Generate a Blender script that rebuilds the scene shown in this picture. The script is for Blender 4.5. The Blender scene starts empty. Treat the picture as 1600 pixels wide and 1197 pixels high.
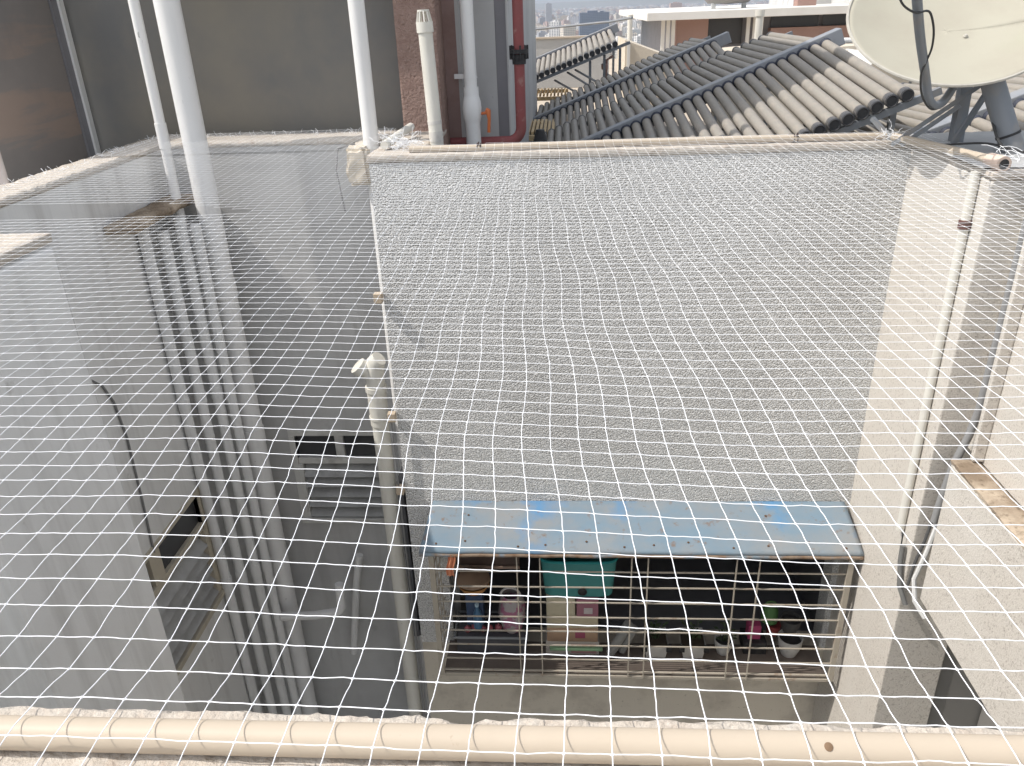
import bpy, math, random
from mathutils import Vector, Matrix, noise
import numpy as np
random.seed(7)
R = math.radians
S = bpy.context.scene
COL = S.collection

# ---------------------------------------------------------------- camera
cd = bpy.data.cameras.new('camera'); cam = bpy.data.objects.new('camera', cd); COL.objects.link(cam); S.camera = cam
FPX = 1240.0
Yc = Vector((80, -593, 1240)).normalized()
Nc = Vector((105, 2606, 1240)); Nc = (Nc - Yc*Nc.dot(Yc)).normalized()
Zc = -Nc; Xc = Yc.cross(Zc)
right = Vector((Xc.x, Yc.x, Zc.x)); down = Vector((Xc.y, Yc.y, Zc.y)); fwd = Vector((Xc.z, Yc.z, Zc.z))
m = Matrix((right, -down, -fwd)).transposed().to_4x4(); m.translation = Vector((0, 0, 0.72))
cam.matrix_world = m
cd.sensor_width = 36; cd.lens = FPX/1600*36; cd.clip_start = 0.05; cd.clip_end = 60000
# ---------------------------------------------------------------- world, sun, exposure
SUN = Vector((-.72, -.157, 1.0)).normalized()
el = math.asin(SUN.z)
w = bpy.data.worlds.new('World'); S.world = w; w.use_nodes = True
nt = w.node_tree; bg = nt.nodes['Background']
sky = nt.nodes.new('ShaderNodeTexSky'); sky.sky_type = 'NISHITA'; sky.sun_disc = False
sky.sun_elevation = el; sky.sun_rotation = math.atan2(SUN.x, SUN.y); sky.air_density = 1.3; sky.dust_density = 3.0; sky.altitude = 500
hs = nt.nodes.new('ShaderNodeHueSaturation'); hs.inputs['Saturation'].default_value = .35
nt.links.new(sky.outputs[0], hs.inputs['Color']); nt.links.new(hs.outputs[0], bg.inputs[0]); bg.inputs[1].default_value = 0.15
sl = bpy.data.lights.new('sun', 'SUN'); sl.energy = 2.6; sl.angle = R(0.55); sl.color = (1, .95, .88)
so = bpy.data.objects.new('sun', sl); COL.objects.link(so); so.rotation_euler = SUN.to_track_quat('Z', 'Y').to_euler()
S.view_settings.view_transform = 'Standard'; S.view_settings.look = 'None'; S.view_settings.gamma = 1
S.view_settings.exposure = 0.6

# ---------------------------------------------------------------- materials
def mat(name, base, rough=.8, spots=None, spots2=None, bump=None, metal=0, streak=None, spec=.3, trans=None):
    """base rgb; spots=(rgb,scale,lo,hi,amount) ; bump=(scale,strength,dist,kind)"""
    M = bpy.data.materials.new(name); M.use_nodes = True
    t = M.node_tree; N = t.nodes; L = t.links
    b = N['Principled BSDF']; b.inputs['Roughness'].default_value = rough; b.inputs['Metallic'].default_value = metal
    b.inputs['Specular IOR Level'].default_value = spec
    tc = N.new('ShaderNodeTexCoord')
    rgb = N.new('ShaderNodeRGB'); rgb.outputs[0].default_value = (*base, 1); cur = rgb.outputs[0]
    def noise_fac(scale, lo, hi, stretch=None, detail=5, seed=0):
        co = tc.outputs['Object']
        mp = N.new('ShaderNodeMapping'); mp.inputs['Location'].default_value = (seed*3.1, seed*1.7, seed*.9)
        if stretch: mp.inputs['Scale'].default_value = stretch[:3]
        if stretch and len(stretch) > 3: mp.inputs['Rotation'].default_value = stretch[3:]
        L.new(co, mp.inputs[0])
        n = N.new('ShaderNodeTexNoise'); n.inputs['Scale'].default_value = scale; n.inputs['Detail'].default_value = detail
        n.inputs['Roughness'].default_value = .6
        L.new(mp.outputs[0], n.inputs['Vector'])
        r = N.new('ShaderNodeMapRange'); r.inputs[1].default_value = lo; r.inputs[2].default_value = hi
        L.new(n.outputs['Fac'], r.inputs[0]); return r.outputs[0]
    k = 1
    for sp in (spots, spots2, streak):
        if not sp: k += 1; continue
        col, scale, lo, hi, amt = sp[:5]; st = sp[5] if len(sp) > 5 else None
        f = noise_fac(scale, lo, hi, st, seed=k); k += 1
        mu = N.new('ShaderNodeMath'); mu.operation = 'MULTIPLY'; L.new(f, mu.inputs[0]); mu.inputs[1].default_value = amt
        mx = N.new('ShaderNodeMix'); mx.data_type = 'RGBA'; L.new(mu.outputs[0], mx.inputs[0])
        L.new(cur, mx.inputs[6]); mx.inputs[7].default_value = (*col, 1); cur = mx.outputs[2]
    L.new(cur, b.inputs['Base Color'])
    if bump:
        sc, stg, dist, kind = bump
        bn = N.new('ShaderNodeBump'); bn.inputs['Strength'].default_value = stg; bn.inputs['Distance'].default_value = dist
        if kind == 'v':
            v = N.new('ShaderNodeTexVoronoi'); v.inputs['Scale'].default_value = sc; v.feature = 'SMOOTH_F1'
            L.new(tc.outputs['Object'], v.inputs['Vector'])
            inv = N.new('ShaderNodeMath'); inv.operation = 'SUBTRACT'; inv.inputs[0].default_value = 1; L.new(v.outputs['Distance'], inv.inputs[1])
            h = inv.outputs[0]
        else:
            h = noise_fac(sc, 0, 1, detail=4)
        L.new(h, bn.inputs['Height']); L.new(bn.outputs[0], b.inputs['Normal'])
    if trans: b.inputs['Transmission Weight'].default_value = trans
    return M
MT = {}
MT['render_cream'] = mat('rough_cream_render', (.60, .56, .505), .9, ((.32, .28, .25), 85, .54, .68, .8), ((.66, .63, .58), 2.2, .45, .7, .5), (110, .7, .006, 'n'))
MT['coping'] = mat('coping_plaster', (.50, .45, .39), .9, ((.36, .28, .22), 22, .52, .72, .7), ((.64, .60, .54), 60, .5, .7, .6), (70, .8, .008, 'n'), streak=((.42, .34, .27), 5, .55, .75, .5))
MT['stucco'] = mat('pebbled_stucco', (.82, .815, .80), .95, ((.58, .57, .55), 1.3, .45, .7, .5), ((.38, .37, .35), 105, .47, .63, .75), (130, 1.0, .016, 'v'))
MT['shaft_grey'] = mat('smooth_grey_render', (.74, .735, .72), .9, ((.66, .65, .63), 1.5, .5, .75, .6), ((.36, .34, .31), 9, .66, .8, .6), (120, .25, .003, 'n'), streak=((.33, .31, .29), 2.5, .5, .8, .5, (3, 3, .25)))
MT['shaft_rear'] = mat('grimy_grey_render', (.56, .555, .545), .9, ((.42, .41, .40), 1.2, .42, .7, .8), ((.24, .23, .22), 5, .62, .78, .7, (1, 1, .5)), (120, .25, .003, 'n'), streak=((.36, .35, .34), 2.5, .5, .8, .6, (3, 3, .25)))
MT['shaft_dark'] = mat('weathered_dark_render', (.42, .42, .42), .9, ((.34, .34, .34), 2, .5, .75, .6), None, (60, .3, .003, 'n'))
MT['below_grille'] = mat('stained_lower_render', (.56, .51, .43), .9, ((.24, .20, .17), 3, .5, .75, .7), ((.2, .17, .14), 40, .64, .75, .6), (60, .3, .003, 'n'))
MT['dirty_ledge'] = mat('dirty_ledge_top', (.55, .46, .36), .95, ((.20, .15, .105), 5, .30, .62, .9), ((.12, .09, .06), 38, .55, .7, .6), (50, .8, .01, 'n'))
MT['pvc_cream'] = mat('cream_pvc', (.50, .425, .335), .5, ((.42, .35, .27), 8, .5, .75, .4), ((.30, .2, .13), 30, .72, .8, .7), None)
MT['pvc_white'] = mat('white_pvc', (.80, .79, .775), .45, ((.58, .58, .58), 3, .5, .8, .4, (4, 4, .4)), ((.2, .19, .18), 26, .69, .76, .8, (1, 1, .35)), None)
MT['pvc_grey'] = mat('weathered_grey_pvc', (.76, .76, .75), .6, ((.52, .51, .5), 4, .5, .8, .6, (4, 4, .4)), ((.2, .18, .16), 25, .68, .78, .6), None)
MT['pvc_old'] = mat('old_ivory_pvc', (.68, .66, .60), .5, ((.50, .45, .37), 5, .5, .8, .5, (3, 3, .5)), ((.2, .17, .13), 30, .68, .78, .6), None)
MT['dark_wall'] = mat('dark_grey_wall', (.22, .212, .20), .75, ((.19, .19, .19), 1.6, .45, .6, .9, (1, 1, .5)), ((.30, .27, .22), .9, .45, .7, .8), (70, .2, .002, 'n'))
MT['streaked_panel'] = mat('dark_streaked_wall', (.26, .235, .22), .7, ((.35, .27, .225), 1.7, .54, .62, .9, (1, .35, 2.6, .75, 0, 0)), ((.2, .19, .185), 1.3, .45, .65, .7), (70, .3, .003, 'n'))  # brown diagonal streaks across the dark wall colour
MT['column'] = mat('brown_textured_render', (.42, .29, .245), .85, ((.31, .20, .17), 14, .45, .7, .6), ((.52, .38, .33), 60, .5, .7, .5), (60, 1.0, .04, 'n'))
MT['column_smooth'] = mat('brown_smooth_render', (.30, .21, .19), .8, ((.2, .12, .1), 5, .45, .7, .6), None, (60, .2, .002, 'n'))
MT['blue_grey'] = mat('blue_grey_paint', (.24, .235, .25), .7, ((.19, .185, .2), 3, .45, .7, .6), None, (60, .2, .002, 'n'))
MT['light_grey'] = mat('light_grey_paint', (.50, .50, .495), .8, ((.34, .34, .34), 2, .45, .7, .6), ((.2, .2, .2), 18, .7, .8, .5), (60, .2, .002, 'n'))
MT['red_pipe'] = mat('red_oxide_paint', (.25, .075, .075), .6, ((.20, .09, .085), 8, .45, .7, .6), ((.45, .35, .3), 12, .6, .75, .4), None)
MT['orange'] = mat('orange_plastic', (.60, .17, .06), .45, ((.5, .2, .1), 10, .5, .7, .4))
MT['black'] = mat('black_rubber', (.03, .03, .032), .6, ((.09, .085, .08), 14, .5, .7, .6))
MT['dusty_tube'] = mat('dusty_glass_tube', (.29, .265, .235), .6, ((.37, .33, .28), 7, .4, .65, .6, (3, 1, 3)), ((.22, .25, .22), 40, .5, .7, .4), None)
MT['end_cap'] = mat('tube_end_cap', (.07, .072, .078), .5, ((.25, .22, .19), 20, .52, .7, .6))
MT['grommet'] = mat('dark_grommet', (.05, .055, .075), .6)
MT['manifold'] = mat('grey_manifold_steel', (.27, .285, .31), .5, ((.34, .32, .29), 3, .45, .7, .6), ((.2, .2, .21), 20, .55, .7, .4))
MT['rail'] = mat('grey_angle_steel', (.22, .235, .255), .5, ((.3, .27, .24), 6, .5, .7, .5), None, metal=.2)
MT['dish'] = mat('dish_beige_paint', (.40, .38, .31), .7, ((.35, .32, .26), 3.5, .45, .7, .6, (1, 1, .5)), ((.37, .39, .28), 1.3, .5, .7, .5), None)
MT['dish_rim'] = mat('dish_rim_grey', (.45, .43, .38), .5, ((.25, .22, .2), 12, .5, .7, .5))
MT['dish_steel'] = mat('dish_mount_steel', (.20, .215, .235), .5, ((.28, .25, .22), 8, .5, .72, .6), None, metal=.2)
MT['net'] = mat('white_nylon', (.86, .87, .89), .6)
MT['awning'] = mat('faded_blue_sheet', (.175, .25, .315), .7, ((.27, .265, .255), 2.6, .38, .66, .8, (1, 1.5, 1)), ((.06, .24, .48), 2.3, .54, .68, .75), streak=((.20, .13, .09), 16, .60, .72, .8), spec=.3)
MT['awning_edge'] = mat('rusty_sheet_edge', (.36, .27, .20), .8, ((.2, .11, .06), 12, .45, .65, .8), ((.22, .33, .42), 4, .52, .62, .8))
MT['grille'] = mat('cream_painted_bar', (.40, .36, .30), .6, ((.25, .17, .12), 16, .58, .7, .6))
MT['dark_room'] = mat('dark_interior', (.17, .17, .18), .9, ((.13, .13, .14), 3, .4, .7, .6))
MT['glass_dark'] = mat('dark_window_glass', (.055, .056, .06), .25, None, spec=.5)
MT['frame'] = mat('grey_window_frame', (.60, .59, .56), .7, ((.28, .26, .24), 8, .5, .7, .5))
MT['frame_tan'] = mat('tan_window_frame', (.50, .45, .36), .7, ((.32, .28, .24), 8, .5, .7, .5))
MT['louvre'] = mat('dusty_louvre_glass', (.45, .45, .44), .5, ((.26, .25, .24), 6, .45, .7, .6))
MT['wire'] = mat('dark_cable', (.05, .05, .05), .6)
MT['tape'] = mat('brown_tape', (.16, .09, .08), .5)
MT['tie'] = mat('black_cable_tie', (.07, .05, .05), .5)
MT['wood'] = mat('pale_wood', (.50, .41, .31), .8, ((.4, .27, .17), 20, .5, .7, .5))
MT['cloth_dirty'] = mat('crumpled_white_net', (.62, .60, .56), .9, ((.4, .36, .32), 30, .5, .7, .5))
MT['roof_cream'] = mat('roof_floor_plaster', (.50, .43, .35), .9, ((.38, .32, .25), 1.2, .45, .7, .7), ((.58, .52, .44), 8, .5, .7, .4), (20, .3, .01, 'n'))
MT['roof_grey'] = mat('grey_roof_wall', (.42, .42, .415), .9, ((.34, .34, .33), .7, .45, .7, .6), ((.30, .29, .28), 3, .6, .75, .5), (20, .3, .01, 'n'))
MT['cream_hut'] = mat('cream_hut_wall', (.62, .55, .45), .9, ((.48, .42, .33), 1.5, .45, .7, .6, (1, 1, .3)), None, (20, .3, .01, 'n'))
MT['white_slab'] = mat('white_slab_paint', (.70, .68, .64), .8, ((.56, .53, .48), .8, .45, .7, .6, (1, 1, .4)))
MT['brick_red'] = mat('brick_red_paint', (.36, .235, .20), .8, ((.31, .20, .17), 1.2, .45, .7, .6))
MT['tank'] = mat('grey_water_tank', (.25, .24, .23), .7, ((.18, .17, .17), 2, .45, .7, .6))
MT['yellow_lit'] = mat('sunlit_timber', (.60, .46, .27), .8, ((.42, .30, .17), 9, .45, .7, .6))
MT['city_ground'] = mat('hazy_city_ground', (.34, .32, .28), 1, ((.09, .11, .06), .004, .45, .6, .8), ((.35, .33, .3), .02, .5, .7, .6))
MT['hill'] = mat('dry_hill', (.12, .115, .08), 1, ((.08, .09, .05), .002, .4, .7, .7))
def plain(name, c, rough=.6, c2=None):
    c2 = c2 or tuple(v*.7 for v in c)
    return mat(name, c, rough, (c2, 12, .5, .75, .5))

# ---------------------------------------------------------------- helpers
class MB:
    def __init__(s): s.v = []; s.f = []
    def add(s, vs, fs):
        o = len(s.v); s.v += [tuple(v) for v in vs]; s.f += [tuple(i+o for i in f) for f in fs]; return s
    def box(s, x0, x1, y0, y1, z0, z1):
        return s.add([(x0,y0,z0),(x1,y0,z0),(x1,y1,z0),(x0,y1,z0),(x0,y0,z1),(x1,y0,z1),(x1,y1,z1),(x0,y1,z1)],
                     [(0,3,2,1),(4,5,6,7),(0,1,5,4),(1,2,6,5),(2,3,7,6),(3,0,4,7)])
    def tube(s, pts, r, n=10, caps=True, roll=0):
        pts = [Vector(p) for p in pts]; k = len(pts)
        rs = r if isinstance(r, (list, tuple)) else [r]*k
        t0 = (pts[1]-pts[0]).normalized(); up = Vector((0,0,1)) if abs(t0.z) < .9 else Vector((0,1,0))
        a = t0.cross(up).normalized(); vs = []
        for i in range(k):
            t = (pts[min(i+1,k-1)]-pts[max(i-1,0)])
            t = t.normalized() if t.length > 1e-9 else t0
            a = (a - t*a.dot(t)).normalized(); b = t.cross(a)
            for j in range(n):
                q = roll + 2*math.pi*j/n; vs.append(pts[i] + (a*math.cos(q)+b*math.sin(q))*rs[i])
        fs = [(i*n+j, i*n+(j+1)%n, (i+1)*n+(j+1)%n, (i+1)*n+j) for i in range(k-1) for j in range(n)]
        if caps: fs += [tuple(range(n-1,-1,-1)), tuple((k-1)*n+j for j in range(n))]
        return s.add(vs, fs)
    def bar(s, p, q, wd, h=None):
        return s.tube([p, q], wd*.7071, 4, True, math.pi/4)
    def lathe(s, prof, c=(0,0,0), n=20, axis=None):
        c = Vector(c); q = Vector(axis).to_track_quat('Z','Y') if axis else None
        vs = []
        for r, z in prof:
            for j in range(n):
                a = 2*math.pi*j/n; p = Vector((r*math.cos(a), r*math.sin(a), z))
                if q: p = q @ p
                vs.append(c+p)
        k = len(prof)
        fs = [(i*n+j, i*n+(j+1)%n, (i+1)*n+(j+1)%n, (i+1)*n+j) for i in range(k-1) for j in range(n)]
        return s.add(vs, fs)
    def grid(s, fn, nu, nv):
        vs = [fn(i/nu, j/nv) for i in range(nu+1) for j in range(nv+1)]
        return s.add(vs, [(i*(nv+1)+j, (i+1)*(nv+1)+j, (i+1)*(nv+1)+j+1, i*(nv+1)+j+1) for i in range(nu) for j in range(nv)])
    def build(s, name, material, parent=None, smooth=False, bevel=0, solid=0):
        off = Vector(parent['_o']) if parent is not None and '_o' in parent else Vector((0,0,0))
        me = bpy.data.meshes.new(name)
        me.from_pydata([(v[0]-off.x, v[1]-off.y, v[2]-off.z) for v in s.v], [], s.f); me.update()
        o = bpy.data.objects.new(name, me); COL.objects.link(o)
        me.materials.append(material if not isinstance(material, str) else MT[material])
        if smooth:
            for p in me.polygons: p.use_smooth = True
            try: me.set_sharp_from_angle(angle=R(40))
            except Exception: pass
        if solid:
            md = o.modifiers.new('solid', 'SOLIDIFY'); md.thickness = solid; md.offset = 0
        if bevel:
            md = o.modifiers.new('bevel', 'BEVEL'); md.width = bevel; md.segments = 2; md.limit_method = 'ANGLE'; md.angle_limit = R(50)
        if parent is not None:
            o.parent = parent; o['_o'] = tuple(off)
        return o
def tag(o, label=None, cat=None, group=None, kind=None):
    if label: o['label'] = label
    if cat: o['category'] = cat
    if group: o['group'] = group
    if kind: o['kind'] = kind
    return o
def thing(name, loc, label, cat, group=None):
    o = bpy.data.objects.new(name, None); COL.objects.link(o); o.location = loc; o['_o'] = tuple(loc); o.empty_display_size = .1
    return tag(o, label, cat, group)
def crv(pts, n=5):
    P_ = [Vector(p) for p in pts]; P_ = [P_[0]*2-P_[1]]+P_+[P_[-1]*2-P_[-2]]; out = []
    for i in range(1, len(P_)-2):
        a, b_, c, d = P_[i-1:i+3]
        for k in range(n):
            t = k/n; out.append(.5*((2*b_)+(c-a)*t+(2*a-5*b_+4*c-d)*t*t+(3*b_-a-3*c+d)*t**3))
    out.append(P_[-2]); return out
def nz(p, f=1.0): return noise.noise(Vector(p)*f)
def rough_slab(mb, x0, x1, y0, y1, z0, z1, st, amp, f=18, chips=()):
    """closed box whose skin is finely divided and uneven"""
    nx = max(1, round((x1-x0)/st)); ny = max(1, round((y1-y0)/st)); nzn = max(1, round((z1-z0)/st))
    idx = {}; vs = []; fs = []
    def V(i, j, k):
        if (i,j,k) in idx: return idx[i,j,k]
        p = Vector((x0+(x1-x0)*i/nx, y0+(y1-y0)*j/ny, z0+(z1-z0)*k/nzn))
        d = Vector((nz(p+Vector((5,0,0)), f), nz(p+Vector((0,9,0)), f), nz(p+Vector((0,0,3)), f)))*amp
        d += Vector((0, nz(p, f*3)*amp*.5, nz(p+Vector((2,2,2)), f*3)*amp*.5))
        ex = (i in (0,nx))+(j in (0,ny))+(k in (0,nzn))
        if ex >= 2: d -= Vector(((i==nx)-(i==0), (j==ny)-(j==0), (k==nzn)-(k==0)))*amp*.9*(1+abs(nz(p, f*2))*2)
        for cx, cy, cz, cr, dep in chips:
            q = (p-Vector((cx,cy,cz))).length
            if q < cr: d += (Vector((cx,cy,cz)) - Vector((cx, (y0+y1)/2, (z0+z1)/2))).normalized()*-dep*(1-q/cr)
        idx[i,j,k] = len(vs); vs.append(p+d); return len(vs)-1
    for i in range(nx):
        for j in range(ny):
            fs.append((V(i,j,nzn),V(i+1,j,nzn),V(i+1,j+1,nzn),V(i,j+1,nzn))); fs.append((V(i,j,0),V(i,j+1,0),V(i+1,j+1,0),V(i+1,j,0)))
        for k in range(nzn):
            fs.append((V(i,0,k),V(i+1,0,k),V(i+1,0,k+1),V(i,0,k+1))); fs.append((V(i,ny,k),V(i,ny,k+1),V(i+1,ny,k+1),V(i+1,ny,k)))
    for j in range(ny):
        for k in range(nzn):
            fs.append((V(0,j,k),V(0,j,k+1),V(0,j+1,k+1),V(0,j+1,k))); fs.append((V(nx,j,k),V(nx,j+1,k),V(nx,j+1,k+1),V(nx,j,k+1)))
    mb.add(vs, fs); return mb
def arc(c, r, a0, a1, ax1, ax2, n=8):
    c = Vector(c); ax1 = Vector(ax1); ax2 = Vector(ax2)
    return [c+ax1*(r*math.cos(a0+(a1-a0)*i/n))+ax2*(r*math.sin(a0+(a1-a0)*i/n)) for i in range(n+1)]

# ================================================================ shaft walls
NY = .645     # inner edge of the near parapet
# near parapet
t = thing('parapet', (0, .45, -1), 'near cream parapet of rough plaster, its chipped top running along the bottom of the picture', 'parapet')
rough_slab(MB(), -1.3, 1.3, .30, NY, -.05, 0, .0085, .0035, 26, [(-.118, NY, 0, .022, .022), (-.13, NY, 0, .012, .01)]).build('coping', 'coping', t, True)
MB().box(-1.3, 1.3, .31, NY-.006, -3, -.05).build('wall', 'render_cream', t)
# far wall with the opening behind the cage
XL, XR, YF = -1.085, 1.84, 4.45
ox0, ox1, oz0, oz1 = -.84, 1.80, -3.53, -2.33
t = thing('shaft_wall', (.4, YF, -1.5), 'far wall of grey pebbled stucco facing the camera behind the net', 'wall')
b = MB(); b.box(XL, XR, YF, YF+.16, oz1, -.045); b.box(XL, ox0, YF, YF+.16, oz0, oz1); b.box(ox1, XR, YF, YF+.16, oz0, oz1)
b.build('stucco_face', 'stucco', t)
MB().box(XL, XR, YF+.01, YF+.17, -7, oz0).build('lower_face', 'below_grille', t)
rough_slab(MB(), XL-.012, XR+.02, YF-.006, YF+.22, -.045, 0, .016, .003, 20).build('coping', 'coping', t, True)
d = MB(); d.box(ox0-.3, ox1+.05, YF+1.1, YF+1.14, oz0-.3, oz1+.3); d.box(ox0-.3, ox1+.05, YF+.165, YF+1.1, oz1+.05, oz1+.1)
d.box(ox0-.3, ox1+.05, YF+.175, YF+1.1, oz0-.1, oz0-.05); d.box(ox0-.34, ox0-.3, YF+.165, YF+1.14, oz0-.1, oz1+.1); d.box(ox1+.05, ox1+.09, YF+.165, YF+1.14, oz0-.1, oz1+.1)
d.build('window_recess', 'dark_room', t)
# right wall A (faces left, sunlit)
YA = 3.575
t = thing('side_wall', (1.9, 4, -1.5), 'sunlit cream side wall at the right of the shaft, between the stucco wall and the grey recess', 'wall')
MB().box(XR, XR+.32, YA, YF+.2, -7, -.04).build('face', 'render_cream', t, bevel=.006)
rough_slab(MB(), XR-.01, 2.5, YA-.01, YF+.15, -.04, 0, .016, .0045, 16).build('coping', 'coping', t, True)
# wall B, beyond the recess, nearer to the camera
t = thing('side_wall', (2.1, 2.4, -1), 'speckled white wall at the right edge, above the dirty ledge', 'wall')
MB().box(2.0, 2.3, -.4, YA-.0, -1.36, -.03).build('face', 'render_cream', t, bevel=.005)
rough_slab(MB(), 1.985, 2.5, 1.2, YA-.012, -.03, 0.01, .02, .004, 14).build('coping', 'coping', t, True)
# trim in recess
t2 = MB().box(1.945, 1.998, 3.40, 3.43, -1.34, -.05).build('wall_trim', 'render_cream', bevel=.004)
tag(t2, 'thin cream plaster strip running down the wall corner to the dirty ledge', 'trim')
t = thing('beam', (2.0, 2.5, -2.2), 'sunlit cream plaster beam below the dirty brown ledge at lower right', 'beam')
MB().box(1.87, 2.35, -.4, 3.44, -2.21, -1.375).build('face', 'render_cream', t, bevel=.005)
rough_slab(MB(), 1.862, 1.998, .8, 3.45, -1.375, -1.35, .02, .004, 16).build('ledge_top', 'dirty_ledge', t, True)
# recess face behind
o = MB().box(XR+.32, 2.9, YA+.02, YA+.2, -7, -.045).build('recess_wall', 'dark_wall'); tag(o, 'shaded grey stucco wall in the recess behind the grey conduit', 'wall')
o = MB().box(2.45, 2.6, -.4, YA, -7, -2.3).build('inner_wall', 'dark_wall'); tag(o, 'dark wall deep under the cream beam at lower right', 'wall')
# left: parapet wall along the shaft
t = thing('parapet_wall', (-2.7, 4.2, -1), 'left shaft wall of pale grey render with a rough cream top, beside the dark building', 'wall')
hy0, hy1, hz0, hz1 = 3.25, 4.55, -3.15, -2.3
b = MB(); b.box(-2.82, -2.6, 2.85, 5.5, hz1, -.04); b.box(-2.82, -2.6, 2.85, 5.5, -7, hz0); b.box(-2.82, -2.6, hy1, 5.5, hz0, hz1); b.box(-2.82, -2.6, 2.85, hy0, hz0, hz1)
b.build('face', 'shaft_grey', t)
rough_slab(MB(), -2.825, -2.588, 2.4, 5.5, -.04, 0, .014, .005, 18).build('coping', 'coping', t, True)
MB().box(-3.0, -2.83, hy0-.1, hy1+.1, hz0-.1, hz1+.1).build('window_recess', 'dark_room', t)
# left: pillar
t = thing('pillar', (-2.2, 2.5, -2), 'smooth grey pillar at the lower left, a small cream patch of its top showing at the left edge', 'pillar')
MB().box(-2.75, -1.93, 2.08, 2.84, -7, -.03).build('shaft', 'shaft_grey', t, bevel=.028)
rough_slab(MB(), -2.75, -1.935, 2.08, 2.845, -.03, .012, .016, .003, 18).build('cap', 'coping', t, True)
o = MB().box(-3.1, -2.45, -.2, 2.07, -7, -.3).build('shaft_wall', 'shaft_grey'); tag(o, 'darker grey shaft wall nearest the camera at the lower left corner', 'wall')
# rear wall of the recess
YR = 5.15
wx0, wx1, wz0, wz1 = -2.06, -1.40, -2.9, -2.16
t = thing('shaft_wall', (-1.8, YR, -1), 'rear shaft wall of dark grey render holding the louvred window, behind the tall pipes', 'wall')
b = MB(); b.box(-2.6, -.9, YR, YR+.32, wz1, -.04); b.box(-2.6, -.9, YR, YR+.32, -7, wz0); b.box(-2.6, wx0, YR, YR+.32, wz0, wz1); b.box(wx1, -.9, YR, YR+.32, wz0, wz1)
b.build('face', 'shaft_rear', t)
rough_slab(MB(), -2.588, -.78, YR-.01, YR+.32, -.04, 0, .014, .005, 18).build('coping', 'coping', t, True)
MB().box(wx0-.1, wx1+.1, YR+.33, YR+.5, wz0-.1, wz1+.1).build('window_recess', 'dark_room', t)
# corner block joining the two walls
t = thing('corner_wall', (-.95, 4.8, -.5), 'short cream-topped corner wall where the pipes are tied, left of the brown column', 'wall')
MB().box(XL, -.80, YF+.165, YR, -7, -.05).build('wall', 'light_grey', t)
rough_slab(MB(), XL-.01, -.80, YF+.21, YR-.008, -.05, -.003, .015, .004, 18).build('coping', 'coping', t, True)
# shaft bottom
o = MB().box(-3.2, 3.2, -.5, 6, -7.2, -7.0).build('shaft_floor', 'shaft_dark'); tag(o, kind='structure')

# bumpy broken plaster on the recess corner
b = MB(); rough_slab(b, -1.31, -1.175, 4.80, YR-.012, -.23, -.012, .018, .014, 12)
o = b.build('plaster_lump', 'cream_hut', None, True); tag(o, 'broken lump of cream plaster under the net at the back corner', 'plaster')
b = MB(); b.box(-2.595, -2.45, 4.15, 5.1, -.36, -.33)
t = thing('ledge', (-2.5, 4.6, -.36), 'dirty little concrete ledge on the left wall above the pipe cluster', 'ledge')
rough_slab(MB(), -2.598, -2.40, 4.25, 5.10, -.37, -.31, .03, .008, 10).build('slab', 'dirty_ledge', t, True)

# ================================================================ windows
def louvre_window(root_loc, label, W, Hh, fm, facing='Y', mirror=1):
    """built facing -Y at origin (lower left corner), depth .1; turned for the side wall"""
    t = thing('louvred_window', root_loc, label, 'window')
    o = Vector(root_loc)
    def bx(x0, x1, y0, y1, z0, z1):
        if facing == 'Y': return MB().box(o.x+x0, o.x+x1, o.y+y0, o.y+y1, o.z+z0, o.z+z1)
        return MB().box(o.x-y1, o.x-y0, o.y+x0, o.y+x1, o.z+z0, o.z+z1)
    fw = .045
    f = MB()
    for a in ((-fw, W+fw, -.012, .05, Hh, Hh+fw), (-fw, W+fw, -.03, .05, -fw, 0), (-fw, 0, -.012, .05, 0, Hh), (W, W+fw, -.012, .05, 0, Hh),
              (0, W, .002, .045, Hh*.66, Hh*.73), (W*.46, W*.56, .002, .045, Hh*.73, Hh)):
        q = bx(*a); f.add(q.v, q.f)
    fr = f.build('frame', fm, t, bevel=.003)
    for a in ((0, W*.46), (W*.56, W)):
        bx(a[0], a[1], .03, .034, Hh*.73, Hh).build('pane', 'glass_dark', t)
    n = 5
    for k in range(n):
        z = Hh*.62*(k+.5)/n; h = Hh*.13
        pts = [(.03, -.015, z-.035), (W-.03, -.015, z-.035), (W-.03, .06, z+.04), (.03, .06, z+.04)]
        vs = []
        for px, py, pz in pts:
            vs.append((o.x+px, o.y+py, o.z+pz) if facing == 'Y' else (o.x-py, o.y+px, o.z+pz))
        MB().add(vs, [(0,1,2,3)]).build('louvre_blade', 'louvre', t, solid=.005)
    bx(0, .028, -.01, .03, 0, Hh*.66).build('louvre_rail', fm, t); bx(W-.028, W, -.01, .03, 0, Hh*.66).build('louvre_rail', fm, t)
    return t
louvre_window((wx0+.0, YR, wz0), 'grey louvred bathroom window deep in the rear shaft wall', wx1-wx0, wz1-wz0, 'frame')
louvre_window((-2.6, hy0, hz0), 'tan framed louvred window on the left shaft wall, half hidden behind the pillar', hy1-hy0, hz1-hz0, 'frame_tan', 'X')

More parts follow.
